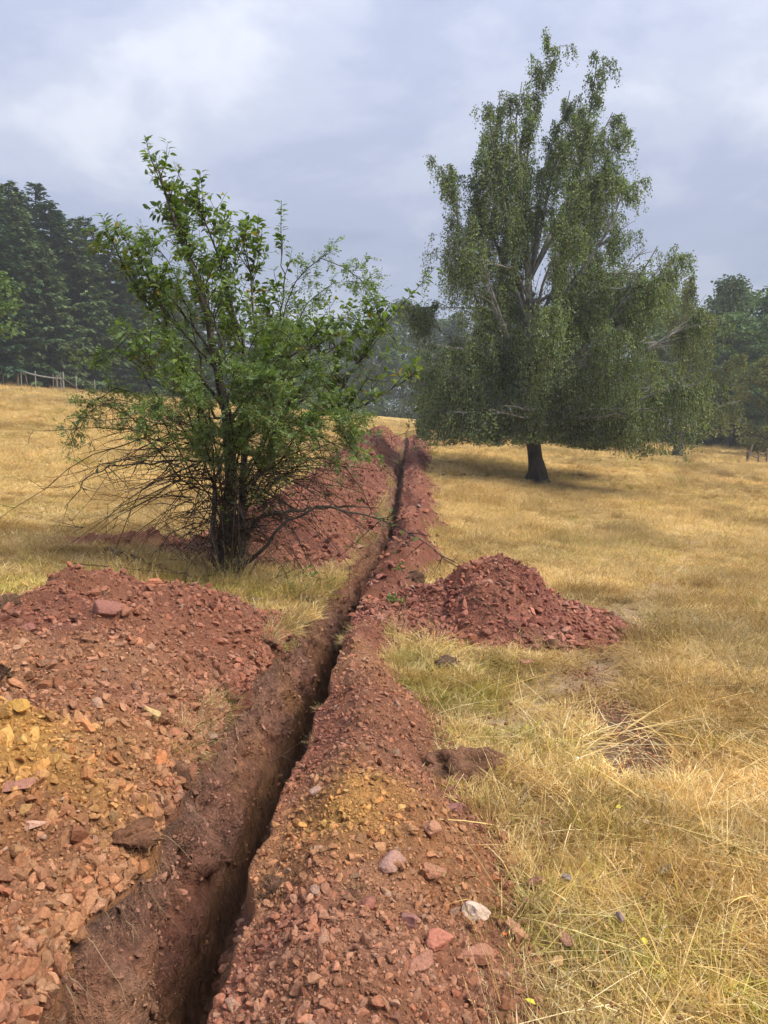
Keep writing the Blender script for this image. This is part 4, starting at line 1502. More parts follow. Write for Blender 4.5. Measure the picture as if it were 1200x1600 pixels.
GR, GC = 'trees of the wood on the right', 'hazy trees closing the meadow in the distance'
HR, HC = 'leafy tree half hidden among the others in the right wood', 'hazy tree half hidden in the row closing the meadow'
for i, (nm, kind, x, y, h, lab, grp) in enumerate([
        ('aspen_tree', 'aspen', 27.9, 63., 13.6, 'feathery topped tree rising highest of the right wood', GR),
        ('oak_tree', 'oak', 30.6, 59., 12.6, 'broad dark green tree at the right edge of the picture', GR),
        ('oak_tree', 'oak_b', 25.4, 57., 9.8, 'rounded green tree behind the yellowish birch', GR),
        ('oak_tree', 'oak_b', 35., 66., 14.4, HR, GR), ('oak_tree', 'oak', 22.6, 66., 12.2, HR, GR), ('oak_tree', 'oak', 27.6, 54., 7.4, HR, GR), ('oak_tree', 'oak_b', 31., 53., 8., HR, GR), ('ash_tree', 'ash', 20., 72., 12.6, HR, GR),
        ('oak_tree', 'oak', 33., 74., 14., HR, GR), ('oak_tree', 'oak_b', 27., 72., 13., HR, GR),
        ('young_tree', 'yellow', 23.6, 47.5, 6.1, 'yellow green bushy tree at the right edge beside the broken fence', GR),
        ('young_tree', 'beech', -17.6, 31., 7.0, 'bright green leafy tree reaching in from the left edge', None),
        ('shrub', 'shrub', 2.9, 38.2, 3.2, 'pale green shrub behind the lower left skirt of the tall birch', None),
        ('birch_tree', 'aspen', 1.9, 76., 11.6, 'tallest hazy tree at the end of the trench', GC),
        ('birch_tree', 'aspen', -.2, 82., 10.8, 'hazy slim tree just left of the tallest one beyond the trench', GC),
        ('birch_tree', 'ash', -2.4, 79., 8.6, 'lower hazy tree behind the right branches of the apple tree', GC),
        ('birch_tree', 'aspen', 4.6, 80., 10.6, 'hazy tree half covered by the left side of the tall birch', GC),
        ('birch_tree', 'aspen', -5.6, 84., 8.8, HC, GC), ('birch_tree', 'ash', -8.6, 88., 9.4, HC, GC), ('birch_tree', 'ash', 7.4, 78., 11., HC, GC), ('oak_tree', 'oak', 3.4, 72., 6.4, 'low dark rounded tree at the foot of the hazy trees', GC),
        ('birch_tree', 'aspen', 10.4, 82., 12., HC, GC), ('oak_tree', 'oak_b', 13.6, 78., 12., HC, GC), ('oak_tree', 'oak', 17.2, 76., 12., HC, GC), ('oak_tree', 'oak_b', -1., 92., 10.5, HC, GC), ('oak_tree', 'oak', 7., 92., 12., HC, GC), ('oak_tree', 'oak', -4.6, 94., 10., HC, GC),
        ('oak_tree', 'oak', -11.4, 90., 10., HC, GC), ('oak_tree', 'oak_b', 14., 90., 13., HC, GC), ('oak_tree', 'oak', 22., 86., 14., HC, GC), ('oak_tree', 'oak_b', -6., 76., 6., HC, GC)]):
    if lab is HR:
        lab = 'slim ash tree half hidden in the right wood' if kind == 'ash' else 'broad dark oak half hidden in the right wood'
    if lab is HC:
        lab = 'slim hazy birch half hidden in the row closing the meadow' if nm == 'birch_tree' else 'broad hazy oak half hidden in the row closing the meadow'
    if grp == GC:
        x, y, h = x * 1.35, y * 1.35, h * 1.33
    s = h / BRD[kind][2]
    place_tree(nm, BRD[kind][:2], x, y, s * (.95 + .1 * (i % 3)), s, i * 2.1, lab, grp)

# undergrowth at the foot of the woods
r = np.random.default_rng(81)
ug = Acc()
n = 52000
seg = r.integers(0, 3, n)
x = np.where(seg == 0, r.uniform(-34, -17, n), np.where(seg == 1, r.uniform(-17, 17, n), r.uniform(17, 40, n)))
yb = np.where(seg == 0, 57 + .55 * (x + 26) + 4, np.where(seg == 1, 82, 58 - .25 * (x - 26)))
y = yb + np.abs(r.normal(0, 3, n)) * 1.2
hgt = (.9 + .8 * np.clip(fbm(x * .6, y * .6, 0, 190, 2), -.6, 1)) * np.where(seg == 1, 1.4, 1.2)
z = ground(x, y) + hgt * r.uniform(0, 1, n)
sz = r.uniform(.12, .3, n)
leaf_quads(np.stack([x, y, z], 1), rand_dirs(n, r), rand_dirs(n, r), sz, sz * .4, leaf_colours(r, n, [(.035, .055, .025), (.05, .075, .03), (.07, .09, .035)], .3), .1, ug)
link('undergrowth', ug.mesh('undergrowth', M_FAR_LEAF), kind='stuff', label='dark leafy undergrowth along the edges of the woods', cat='undergrowth')


# ------------------------------------------------------------------ the apple tree and the rose grown into it
AX, AY = -1.64, 7.9
AZ = float(ground(AX, AY))
KS = .00657 * .905


def A_(px, py, dy=0.):
    return ((px - 345) * KS * (.92 if px < 345 else 1.08), dy, (900 - py) * KS)


apple = empty('apple_tree', (AX, AY, AZ), 'wild apple tree with dark stems and broad leaves beside the trench', 'tree')
r = np.random.default_rng(811)
A_LIMBS = [  # points, base radius
    ([A_(345, 905), A_(347, 850, .02), A_(352, 780, .03), A_(354, 700, .02), A_(350, 620, 0), A_(338, 540, -.05), A_(318, 450, -.1), A_(290, 360, -.1), A_(264, 290, -.08), A_(241, 228, -.05)], .115),
    ([A_(335, 905, -.1), A_(326, 840, -.15), A_(332, 760, -.15), A_(345, 690, -.1), A_(352, 640, 0)], .05),
    ([A_(360, 905, .05), A_(372, 850, .1), A_(366, 780, .15), A_(372, 700, .2), A_(380, 600, .25), A_(372, 500, .3), A_(345, 400, .3), A_(322, 320, .25), A_(300, 272, .2)], .06),
    ([A_(354, 690, 0), A_(385, 600, -.1), A_(405, 520, -.15), A_(400, 440, -.2), A_(394, 385, -.2), A_(388, 330, -.2)], .04),
    ([A_(352, 640, 0), A_(400, 560, .2), A_(430, 470, .3), A_(440, 400, .3), A_(436, 345, .3)], .035),
    ([A_(350, 620, 0), A_(310, 560, -.2), A_(262, 500, -.35), A_(222, 440, -.4), A_(190, 395, -.4), A_(152, 368, -.35)], .03),
    ([A_(338, 540, 0), A_(285, 470, .2), A_(235, 420, .3), A_(205, 370, .3), A_(172, 345, .3)], .025),
    ([A_(354, 700, 0), A_(420, 640, -.3), A_(480, 630, -.5), A_(540, 628, -.55), A_(590, 606, -.55), A_(632, 574, -.5)], .03),
    ([A_(480, 630, -.5), A_(530, 620, -.5), A_(542, 570, -.5), A_(572, 530, -.45), A_(602, 466, -.4)], .018),
    ([A_(380, 600, .2), A_(440, 540, .4), A_(500, 510, .5), A_(545, 500, .5), A_(560, 478, .5)], .02),
    ([A_(385, 600, -.1), A_(440, 540, -.4), A_(500, 520, -.5), A_(535, 570, -.5)], .02),
    ([A_(362, 870, -.1), A_(400, 800, -.25), A_(450, 788, -.3), A_(520, 778, -.3), A_(580, 782, -.25)], .045),
    ([A_(370, 890, -.15), A_(420, 845, -.35), A_(440, 812, -.4), A_(500, 776, -.45), A_(600, 800, -.4), A_(665, 840, -.35), A_(718, 884, -.3)], .03),
    ([A_(350, 705, 0), A_(300, 702, -.3), A_(230, 706, -.45), A_(170, 710, -.5), A_(125, 728, -.5), A_(96, 762, -.5)], .022),
    ([A_(345, 660, 0), A_(290, 610, .3), A_(230, 580, .5), A_(180, 560, .5)], .022),
    ([A_(340, 600, 0), A_(360, 520, -.5), A_(350, 450, -.7), A_(330, 400, -.75)], .025),
    ([A_(340, 560, 0), A_(300, 500, -.45), A_(260, 450, -.6), A_(240, 410, -.6)], .022),
    ([A_(350, 560, 0), A_(350, 480, .6), A_(330, 420, .8), A_(310, 390, .8)], .022),
    ([A_(360, 600, 0), A_(430, 570, .6), A_(470, 520, .8), A_(480, 470, .8)], .022),
    ([A_(350, 640, 0), A_(320, 600, -.6), A_(270, 570, -.8), A_(240, 550, -.85)], .02),
    ([A_(360, 650, 0), A_(410, 610, -.7), A_(440, 580, -.9), A_(470, 575, -.9)], .02),
]
wood, twg, lf = Acc(), Acc(), Acc()
shoots = []          # (points K=6, leafiness)
for li, (pts, r0) in enumerate(A_LIMBS):
    K = 18
    Q = resample(pts, K)
    Q[1:-1] += r.normal(0, .012, (K - 2, 3))
    ln = np.linalg.norm(np.diff(Q, axis=0), axis=1).sum()
    R = r0 * (.72 if li > 2 else .85) * (1 - .93 * np.linspace(0, 1, K) ** .7) + .003
    if li in (0, 1, 2):
        R[:3] *= np.array([1.45, 1.25, 1.08])
    wood.add(*tubes(Q, R, 8 if r0 > .03 else 6))
    bare_limb = li in (11, 12, 13)
    nb = int(ln * (6 if bare_limb else 8.0))
    t0 = .5 if li in (0, 2) else .3
    if li == 1:
        continue
    tt = np.concatenate([r.uniform(t0, 1, nb), [.995]])
    B, T = along(Q, tt)
    az = r.uniform(0, 6.28, nb + 1)
    rd = np.stack([np.cos(az), np.sin(az), r.uniform(-.2, .5, nb + 1)], 1)
    up = .75 if not bare_limb else -.05
    D = unit(T * .6 + rd * .9 + np.array([0, 0, up]))
    D[-1] = T[-1]
    sl = np.where(r.uniform(0, 1, nb + 1) < .42, r.uniform(.35, .72, nb + 1), r.uniform(.12, .38, nb + 1)) * (1 if not bare_limb else .9) * np.where(tt > .85, .8, 1.)
    sl[-1] = .12
    k = np.linspace(0, 1, 6)
    bend = unit(np.array([0, 0, 1.]) + r.normal(0, .5, (nb + 1, 3))) * (.18 if not bare_limb else -.1)
    SP = B[:, None] + sl[:, None, None] * (D[:, None] * k[None, :, None] + bend[:, None] * (k ** 2)[None, :, None])
    twg.add(*tubes(SP, (.0055 * (1 - .7 * k))[None] * np.ones((nb + 1, 1)), 4), (.8, .75, .7))
    for i in range(nb + 1):
        leafy = 1. if not bare_limb else (.12 if r.uniform() > .25 else .6)
        if SP[i, -1, 2] < 1.12:
            leafy *= .15
        shoots.append((SP[i], leafy))
SP = np.stack([s[0] for s in shoots])
LY = np.array([s[1] for s in shoots])
# second order twigs
m = 2
bi = np.repeat(np.arange(len(SP)), m)
q = r.integers(1, 5, len(bi))
B = SP[bi, q]
D = unit(unit(SP[bi, -1] - SP[bi, 0]) * .6 + r.normal(0, .6, (len(bi), 3)) + np.array([0, 0, .3]))
k = np.linspace(0, 1, 6)
S2 = B[:, None] + r.uniform(.06, .24, len(bi))[:, None, None] * (D[:, None] * k[None, :, None] + np.array([0, 0, .1])[None, None] * (k ** 2)[None, :, None])
twg.add(*tubes(S2, (.0035 * (1 - .6 * k))[None] * np.ones((len(bi), 1)), 3), (.8, .75, .7))
ALL = np.concatenate([SP, S2])
LYA = np.concatenate([LY, LY[bi]])
ln = np.linalg.norm(ALL[:, -1] - ALL[:, 0], axis=1)
cnt = np.maximum(1, (ln / .026 * LYA).astype(int))
cnt = np.where(r.uniform(0, 1, len(cnt)) < LYA + .15, cnt, 0)
si = np.repeat(np.arange(len(ALL)), cnt)
t = r.uniform(.12, 1., len(si))
f_ = t * 4.999
i_ = f_.astype(int)
w_ = (f_ - i_)[:, None]
P = ALL[si, i_] * (1 - w_) + ALL[si, i_ + 1] * w_
ax = unit(ALL[si, -1] - ALL[si, 0])
sd_ = rand_dirs(len(si), r)
sd_ = unit(sd_ - (sd_ * ax).sum(1, keepdims=True) * ax)
D = unit(sd_ * .85 + ax * .55 + np.array([0, 0, -.12]))
Nn = unit(ax * .8 + np.array([0, 0, .7]) + r.normal(0, .3, D.shape))
L = r.uniform(.052, .092, len(si))
APPLE_PAL = [(.095, .15, .043), (.115, .18, .05), (.15, .22, .06), (.075, .12, .04), (.19, .25, .068)]
C = leaf_colours(r, len(si), APPLE_PAL, .2)
yl = r.uniform(0, 1, len(si)) < .03
C[yl] = np.array((.3, .24, .05)) * r.uniform(.7, 1.1, int(yl.sum()))[:, None]
P = P + D * .012
# the 300 leaves that stand out most (outermost at the top and sides) are single parts
outer = P[:, 2] * 1.0 + np.abs(P[:, 0] + .1) * .75 - P[:, 1] * .3 + r.normal(0, .12, len(P))
single = np.argsort(-outer)[:300]
rest = np.setdiff1d(np.arange(len(P)), single)
leaf_fine(P[rest], D[rest], Nn[rest], L[rest], L[rest] * .30, C[rest], lf)
one = Acc()
leaf_fine(np.zeros((1, 3)), np.array([[1., 0, 0]]), np.array([[0, 0, 1.]]), np.array([1.]), np.array([.30]), np.ones((1, 3)), one)
leaf_me = one.mesh('leaf', M_APPLE_LEAF_O)
from mathutils import Matrix
trunk_o = link('trunk', wood.mesh('trunk', M_BARK_DARK, True), apple)
link('twigs', twg.mesh('twigs', M_TWIG), trunk_o, kind='stuff')
crown_o = link('crown', lf.mesh('crown', M_APPLE_LEAF), apple)
for i in single:
    x_ = unit(D[i])
    y_ = unit(np.cross(Nn[i], x_))
    z_ = np.cross(x_, y_)
    o = bpy.data.objects.new('leaf', leaf_me)
    COL.objects.link(o)
    o.parent = apple
    mm = np.eye(4)
    mm[:3, 0], mm[:3, 1], mm[:3, 2], mm[:3, 3] = x_ * L[i], y_ * L[i], z_ * L[i], P[i]
    o.matrix_local = Matrix(mm.tolist())
    o.color = (*C[i], 1)
# small unripe apples
fruit_m = plain_material('apple_skin', (.22, .20, .06), .4)
bm = bmesh.new()
bmesh.ops.create_uvsphere(bm, u_segments=14, v_segments=10, radius=.021)
for v in bm.verts:
    q = v.co.z / .021
    v.co.z *= .88
    if abs(q) > .7:
        v.co.z -= math.copysign((abs(q) - .7) * .022, q)
fme = bpy.data.meshes.new('apple')
bm.to_mesh(fme)
bm.free()
fme.materials.append(fruit_m)
for f in fme.polygons:
    f.use_smooth = True
for px, py, dy in ((398, 430, -.35), (402, 438, -.3), (417, 424, -.2), (300, 592, -.75), (455, 612, -.8), (212, 452, -.45), (470, 525, -.5), (328, 480, -.6)):
    link('apple', fme, apple, A_(px, py, dy))

# rose: arching canes with small grey green leaflets, many dead twigs low down
rose = empty('rose_bush', (AX + .05, AY - .12, AZ), 'thorny wild rose with arching canes tangled through the apple tree', 'shrub')
r = np.random.default_rng(823)
R_CANES = [
    [A_(350, 900), A_(400, 700, -.2), A_(430, 520, -.3), A_(455, 420, -.3), A_(500, 377, -.3), A_(560, 412, -.3), A_(592, 470, -.3)],
    [A_(355, 900), A_(410, 680, .2), A_(440, 500, .3), A_(470, 430, .3), A_(520, 395, .3), A_(566, 404, .3)],
    [A_(350, 900), A_(420, 690, 0), A_(470, 520, 0), A_(520, 462, 0), A_(575, 470, 0), A_(612, 500, 0)],
    [A_(340, 900), A_(300, 680, -.2), A_(260, 480, -.4), A_(230, 380, -.4), A_(195, 342, -.4), A_(160, 355, -.4)],
    [A_(340, 900), A_(310, 640, .2), A_(270, 440, .3), A_(225, 345, .3), A_(190, 335, .3)],
    [A_(340, 900), A_(300, 720, -.4), A_(230, 600, -.6), A_(170, 585, -.6), A_(125, 625, -.6), A_(100, 680, -.6)],
    [A_(335, 900), A_(270, 730, -.3), A_(200, 630, -.5), A_(150, 605, -.5), A_(112, 650, -.5)],
    [A_(340, 900), A_(280, 700, .4), A_(200, 600, .6), A_(150, 600, .7), A_(120, 640, .7)],
    [A_(360, 900), A_(440, 700, -.5), A_(500, 620, -.8), A_(545, 640, -.9), A_(560, 700, -.9)],
    [A_(360, 900), A_(430, 660, -.6), A_(470, 600, -.9), A_(530, 640, -1.), A_(555, 690, -1.)],
    [A_(360, 900), A_(420, 690, .4), A_(490, 600, .6), A_(540, 610, .7), A_(566, 660, .7)],
    [A_(350, 900), A_(380, 680, -.7), A_(420, 570, -1.), A_(440, 580, -1.1), A_(450, 660, -1.15)],
    [A_(350, 900), A_(340, 690, -.7), A_(330, 590, -1.), A_(300, 580, -1.1), A_(270, 640, -1.1)],
    [A_(350, 900), A_(390, 640, -.4), A_(400, 520, -.6), A_(430, 490, -.7), A_(480, 530, -.8), A_(520, 600, -.8)],
    [A_(350, 900), A_(330, 640, -.4), A_(280, 520, -.6), A_(220, 500, -.6), A_(170, 540, -.6)],
    [A_(350, 900), A_(370, 700, -.6), A_(378, 600, -.9), A_(395, 560, -1.), A_(410, 640, -1.05)],
    [A_(350, 900), A_(400, 720, -.6), A_(440, 640, -.9), A_(490, 640, -1.), A_(520, 710, -1.)],
    [A_(345, 900), A_(420, 740, -.3), A_(500, 690, -.5), A_(550, 720, -.55), A_(575, 790, -.55)],
]
canes, tw2, rl = Acc(), Acc(), Acc()
LATS, LW = [], []
for ci, pts in enumerate(R_CANES):
    e_ = pts[1]
    pts = [(r.normal(0, .07), r.normal(0, .07), 0.), (.18 * e_[0] + r.normal(0, .06), r.normal(0, .08), r.uniform(.5, .8))] + pts[1:]
    Q = resample(pts, 22)
    Q[1:] += r.normal(0, .012, (21, 3))
    canes.add(*tubes(Q, .009 * (1 - .8 * np.linspace(0, 1, 22)) + .0015, 5), (.9, .85, .6))
    ln = np.linalg.norm(np.diff(Q, axis=0), axis=1).sum()
    nb = int(ln * 13)
    tt = np.concatenate([r.uniform(.3, 1, nb), [.99]])
    B, T = along(Q, tt)
    D = unit(T * .7 + r.normal(0, .65, T.shape) + np.array([0, 0, .1]))
    sl = r.uniform(.12, .38, nb + 1)
    k = np.linspace(0, 1, 6)
    SPr = B[:, None] + sl[:, None, None] * (D[:, None] * k[None, :, None] + np.array([0, 0, -.22])[None, None] * (k ** 2)[None, :, None])
    tw2.add(*tubes(SPr, (.0028 * (1 - .6 * k))[None] * np.ones((nb + 1, 1)), 3), (.8, .8, .6))
    LATS.append(SPr)
    sparse = .55 if ci in (0, 1, 2, 3, 4, 5, 6, 7) else 1.
    hgt_ = SPr[:, -1, 2]
    LW.append(sparse * np.where(hgt_ < 1.15, .12, np.where(hgt_ < 1.35, .6, 1.)))
LATS, LW = np.concatenate(LATS), np.concatenate(LW)
cnt = r.poisson(22 * LW)
si = np.repeat(np.arange(len(LATS)), cnt)
t = r.uniform(.1, 1, len(si))
f_ = t * 4.999
i_ = f_.astype(int)
w_ = (f_ - i_)[:, None]
P0 = LATS[si, i_] * (1 - w_) + LATS[si, i_ + 1] * w_
ax = unit(LATS[si, -1] - LATS[si, 0])
D0 = unit(rand_dirs(len(si), r) * .9 + ax * .4)
N0 = unit(np.array([0, 0, 1.]) + r.normal(0, .45, D0.shape))
S0_ = unit(np.cross(D0, N0))
ROSE_PAL = [(.14, .205, .065), (.17, .24, .08), (.12, .185, .07), (.2, .27, .07), (.16, .215, .11)]
Cl = leaf_colours(r, len(si), ROSE_PAL, .2)
ll = r.uniform(.045, .075, len(si))
for q_, (f, s) in enumerate(((.35, 1), (.35, -1), (.65, 1), (.65, -1), (1., 0))):
    dd = unit(D0 * (.45 if s else 1.) + S0_ * s)
    pp = P0 + D0 * (ll * f)[:, None]
    leaf_quads(pp, dd, N0 + r.normal(0, .2, N0.shape), r.uniform(.02, .034, len(si)), r.uniform(.007, .011, len(si)), Cl, .12, rl)
cane_o = link('canes', canes.mesh('canes', M_TWIG, True), rose)
link('twigs', tw2.mesh('twigs', M_TWIG), cane_o, kind='stuff')
link('crown', rl.mesh('crown', M_ROSE_LEAF), rose)

# dead twigs and grey dead stems fanning from the base
dead = Acc()
n = 330
a = r.uniform(0, 6.28, n)
z0 = r.uniform(.3, 1.55, n)
q0 = r.uniform(.0, .75, n) * (z0 / 1.3)
B = np.stack([q0 * np.cos(a), q0 * np.sin(a) * .8, z0], 1)
D = unit(np.stack([np.cos(a) * r.uniform(.5, 1.2, n), np.sin(a) * r.uniform(.4, 1., n), r.normal(.12, .45, n)], 1))
k = np.linspace(0, 1, 7)
ln = r.uniform(.35, 1.35, n) * np.clip(z0, .45, 1.15)
DP = B[:, None] + ln[:, None, None] * (D[:, None] * k[None, :, None] + np.array([0, 0, -.3])[None, None] * (k ** 2)[None, :, None]) + np.cumsum(r.normal(0, .028, (n, 7, 3)), 1)
dead.add(*tubes(DP, (.0062 * (1 - .75 * k))[None] * np.ones((n, 1)), 4), (.75, .7, .65))
m = 5
bi = np.repeat(np.arange(n), m)
B = DP[bi, r.integers(2, 7, n * m)]
D2 = unit(D[bi] * .5 + r.normal(0, .75, (n * m, 3)))
k = np.linspace(0, 1, 4)
D3 = B[:, None] + r.uniform(.06, .3, n * m)[:, None, None] * (D2[:, None] * k[None, :, None]) + r.normal(0, .006, (n * m, 4, 3))
dead.add(*tubes(D3, (.0032 * (1 - .6 * k))[None] * np.ones((n * m, 1)), 3), (.8, .7, .6))
link('dead_twigs', dead.mesh('dead_twigs', M_TWIG), rose)
grey = Acc()
n = 55
a = r.uniform(0, 6.28, n)
q0 = r.uniform(.03, .28, n)
k = np.linspace(0, 1, 7)
B = np.stack([q0 * np.cos(a), q0 * np.sin(a), np.full(n, -.03)], 1)
D = unit(np.stack([np.cos(a) * r.uniform(.0, .7, n), np.sin(a) * r.uniform(0, .6, n), np.ones(n)], 1))
GP = B[:, None] + r.uniform(.35, 1.25, n)[:, None, None] * (D[:, None] * k[None, :, None] + (np.stack([np.cos(a), np.sin(a), -1 * np.ones(n)], 1) * r.uniform(.02, .4, n)[:, None])[:, None] * (k ** 2.2)[None, :, None])
grey.add(*tubes(GP, (.0045 * (1 - .7 * k))[None] * np.ones((n, 1)), 4), np.repeat(r.uniform(2.2, 4.5, n)[:, None] * np.array((1., .95, .85)), 28, 0))
link('dead_stems', grey.mesh('dead_stems', M_TWIG), rose)


# ------------------------------------------------------------------ torn sods, twigs, weeds, fence and small things
def sod(loc, size, seed, label, tilt=(0, 0, 0), col=(.085, .055, .04), root_col=(.27, .16, .085)):
    r = np.random.default_rng(seed)
    root = empty('turf_sod', loc, label, 'sod', 'torn sods of turf')
    root.rotation_euler = tilt
    bm = bmesh.new()
    bmesh.ops.create_icosphere(bm, subdivisions=4, radius=1.)
    V = np.array([v.co[:] for v in bm.verts])
    for _ in range(5):
        n_ = unit(r.normal(size=3))
        V = V - np.maximum(V @ n_ - r.uniform(.45, .7), 0)[:, None] * n_
    V = V * (1 + .5 * fbm(V[:, 0] * 1.9 + seed, V[:, 1] * 1.6, V[:, 2] * 1.6, seed, 4, .6))[:, None] * (np.array(size) / 2)
    V[:, 2] += size[2] * .15
    F = np.array([[v.index for v in f.verts] for f in bm.faces])
    bm.free()
    a = Acc()
    a.add(V, F, np.array(col) * np.array((1.75, 1.6, 1.5)) * (1 + .6 * fbm(V[:, 0] * 14, V[:, 1] * 14, V[:, 2] * 14, seed, 3))[:, None].clip(.3, 2))
    link('earth', a.mesh('earth', M_SOIL, True), root)
    n = 300
    vi = r.integers(0, len(V), n)
    c0 = np.array([0, 0, size[2] * .3])
    D_ = unit(unit(V[vi] - c0) + r.normal(0, .7, (n, 3)) + np.array([0, 0, .25]))
    k = np.linspace(0, 1, 5)
    P = V[vi][:, None] * .97 + r.uniform(.015, .055, n)[:, None, None] * (size[0] / .2) ** .5 * (D_[:, None] * k[None, :, None] + r.normal(0, .3, (n, 1, 3)) * (k ** 2)[None, :, None])
    b = Acc()
    b.add(*ribbons(P, (.0011 * (1 - .6 * k))[None] * np.ones((n, 1)), None, r), np.repeat(leaf_colours(r, n, [root_col, tuple(np.array(root_col) * .5), tuple(np.array(root_col) * 1.6)]), 10, 0))
    link('roots', b.mesh('roots', M_ROOT), root)
    return root


def tz(x, y):
    return float(top_z(x, y)[0])


for i, (x, y, size, lab, col) in enumerate([
        (.36, 3.52, (.36, .22, .22), 'dark fibrous sod at the grass edge of the right bank', (.13, .075, .05)),
        (-.37, 2.42, (.10, .10, .08), 'small matted root clump on the lip of the right bank', (.10, .06, .042)),
        (-.10, 2.30, (.11, .09, .07), 'brown root clump in the middle of the right bank', (.13, .07, .048)),
        (-1.70, 5.75, (.24, .16, .12), 'shaggy sod on the far slope of the left heap below the apple tree', (.085, .055, .038)),
        (-1.75, 3.35, (.22, .17, .14), 'dark sod cut by the left edge on the near heap', (.08, .05, .036)),
        (-2.35, 4.75, (.30, .2, .12), 'brown grassy sod on the crest of the left heap at the edge', (.11, .07, .045)),
        (-.75, 6.95, (.22, .16, .12), 'green brown sod on the grass right below the apple tree', (.10, .085, .04)),
        (1.22, 5.72, (.3, .16, .11), 'tan sod at the front foot of the rubble cone', (.16, .095, .06)),
        (.42, 5.25, (.3, .2, .08), 'dark overturned sod in the grass before the rubble cone', (.06, .042, .032)),
        (-.90, 4.32, (.18, .2, .10), 'shaggy turf edge overhanging the trench highest up the left wall', (.13, .072, .045)), (-.94, 3.25, (.16, .2, .08), 'torn turf edge overhanging the trench below the yellow stones', (.13, .072, .045)),
        (-.97, 2.72, (.17, .22, .08), 'ragged turf lump on the left lip in the lowest third', (.13, .07, .042)), (-.84, 5.3, (.18, .18, .10), 'turf lump at the far foot of the left heap on the lip', (.12, .07, .045)),
        (.28, 7.85, (.3, .22, .14), 'dark clump of earth between the trench and the rubble cone', (.07, .045, .032))]):
    sod((x, y, tz(x, y) - .02), size, 860 + i, lab, (0, 0, i * 1.3), col)

# loose crumbs thrown on the grass around the heaps and in the wheel rut
r = np.random.default_rng(91)
n = 2600
x = np.concatenate([r.normal(.45, .22, n), r.normal(1.38, .13, n), r.normal(1.2, .75, n)])
y = np.concatenate([r.uniform(1.9, 4.5, n), r.uniform(3.6, 5.3, n), r.normal(6.0, .5, n)])
ok = on_field(x, y)
x, y = x[ok], y[ok]
size = np.minimum(.006 * (1 - r.uniform(0, 1, len(x))) ** (-1 / 1.9), .035)
Cc = soil_colour(x, y, 0., 'red', 50) * r.uniform(.6, 1.3, len(x))[:, None]
scatter('crumbs', np.stack([x, y, ground(x, y) + size * .2], -1), r.uniform(0, 6.28, (len(x), 3)), size[:, None] * r.uniform(.7, 1.2, (len(x), 3)), Cc, CLOD_SRC, None, kind='stuff', label='loose earth crumbs thrown on the grass beside the heaps', cat='earth')


def stick(name, pts, rad_, label, sub=0, seed=0, tint=(1.6, 1.4, 1.2), cat='branch', group='fallen branches and twigs'):
    r = np.random.default_rng(seed)
    a = Acc()
    Q = resample(pts, 24)
    Q[1:-1] += r.normal(0, rad_ * .8, (22, 3))
    a.add(*tubes(Q, rad_ * (1 - .75 * np.linspace(0, 1, 24)), 6), tint)
    for _ in range(sub):
        B, T = along(Q, np.array([r.uniform(.2, .95)]))
        D_ = unit(T[0] + r.normal(0, .7, 3))
        k = np.linspace(0, 1, 6)[:, None]
        a.add(*tubes(B[0] + r.uniform(.08, .3) * (D_ * k + r.normal(0, .12, 3) * k ** 2), rad_ * .45 * (1 - .6 * np.linspace(0, 1, 6)), 4), tint)
    base = np.array(pts[0], float)
    a.V = [v - base for v in a.V]
    return link(name, a.mesh(name, M_TWIG, True), None, base, label, cat, group)


def on_top(lst, dz=.012):
    return [(x, y, tz(x, y) + dz) for x, y in lst]


stick('fallen_branch', on_top([(.55, 6.35), (.75, 6.1), (.95, 5.95), (1.15, 5.85)], .03), .006, 'thin grey branch lying across the front of the rubble cone', 5, 1, (2.4, 2.1, 1.8))
stick('fallen_branch', on_top([(.2, 6.9), (.35, 6.5), (.38, 6.2)], .03), .005, 'thin twig hanging down the left shoulder of the rubble cone', 4, 2)
stick('fallen_branch', on_top([(-3.0, 7.35), (-2.6, 7.3), (-2.2, 7.2), (-1.9, 7.25)], .10), .006, 'long dark branch lying on the grass left of the apple tree', 12, 3, (1., .9, .8))
stick('fallen_branch', on_top([(-3.0, 8.2), (-2.6, 8.0), (-2.2, 7.6), (-1.85, 7.3)], .06), .02, 'thick grey dead bough leaning at the foot of the apple tree', 3, 4, (2.2, 2., 1.8))
stick('fallen_branch', on_top([(1.7, 22.5), (2.3, 22.9), (2.9, 23.4)], .05), .03, 'dead branch lying on the meadow near the far end of the trench', 6, 5, (1.2, 1.1, 1.))
stick('dead_twig', [(-.62, 4.05, -.18), (-.52, 4.0, -.1), (-.44, 3.95, -.02)], .003, 'pale twig sticking out into the trench from its wall', 4, 6, (4., 3.6, 3.))
stick('fallen_branch', on_top([(-1.5, 6.9), (-1.1, 6.7), (-.9, 6.75)], .05), .008, 'pale curved dead stick at the foot of the apple tree', 4, 7, (4.5, 4.2, 3.8))

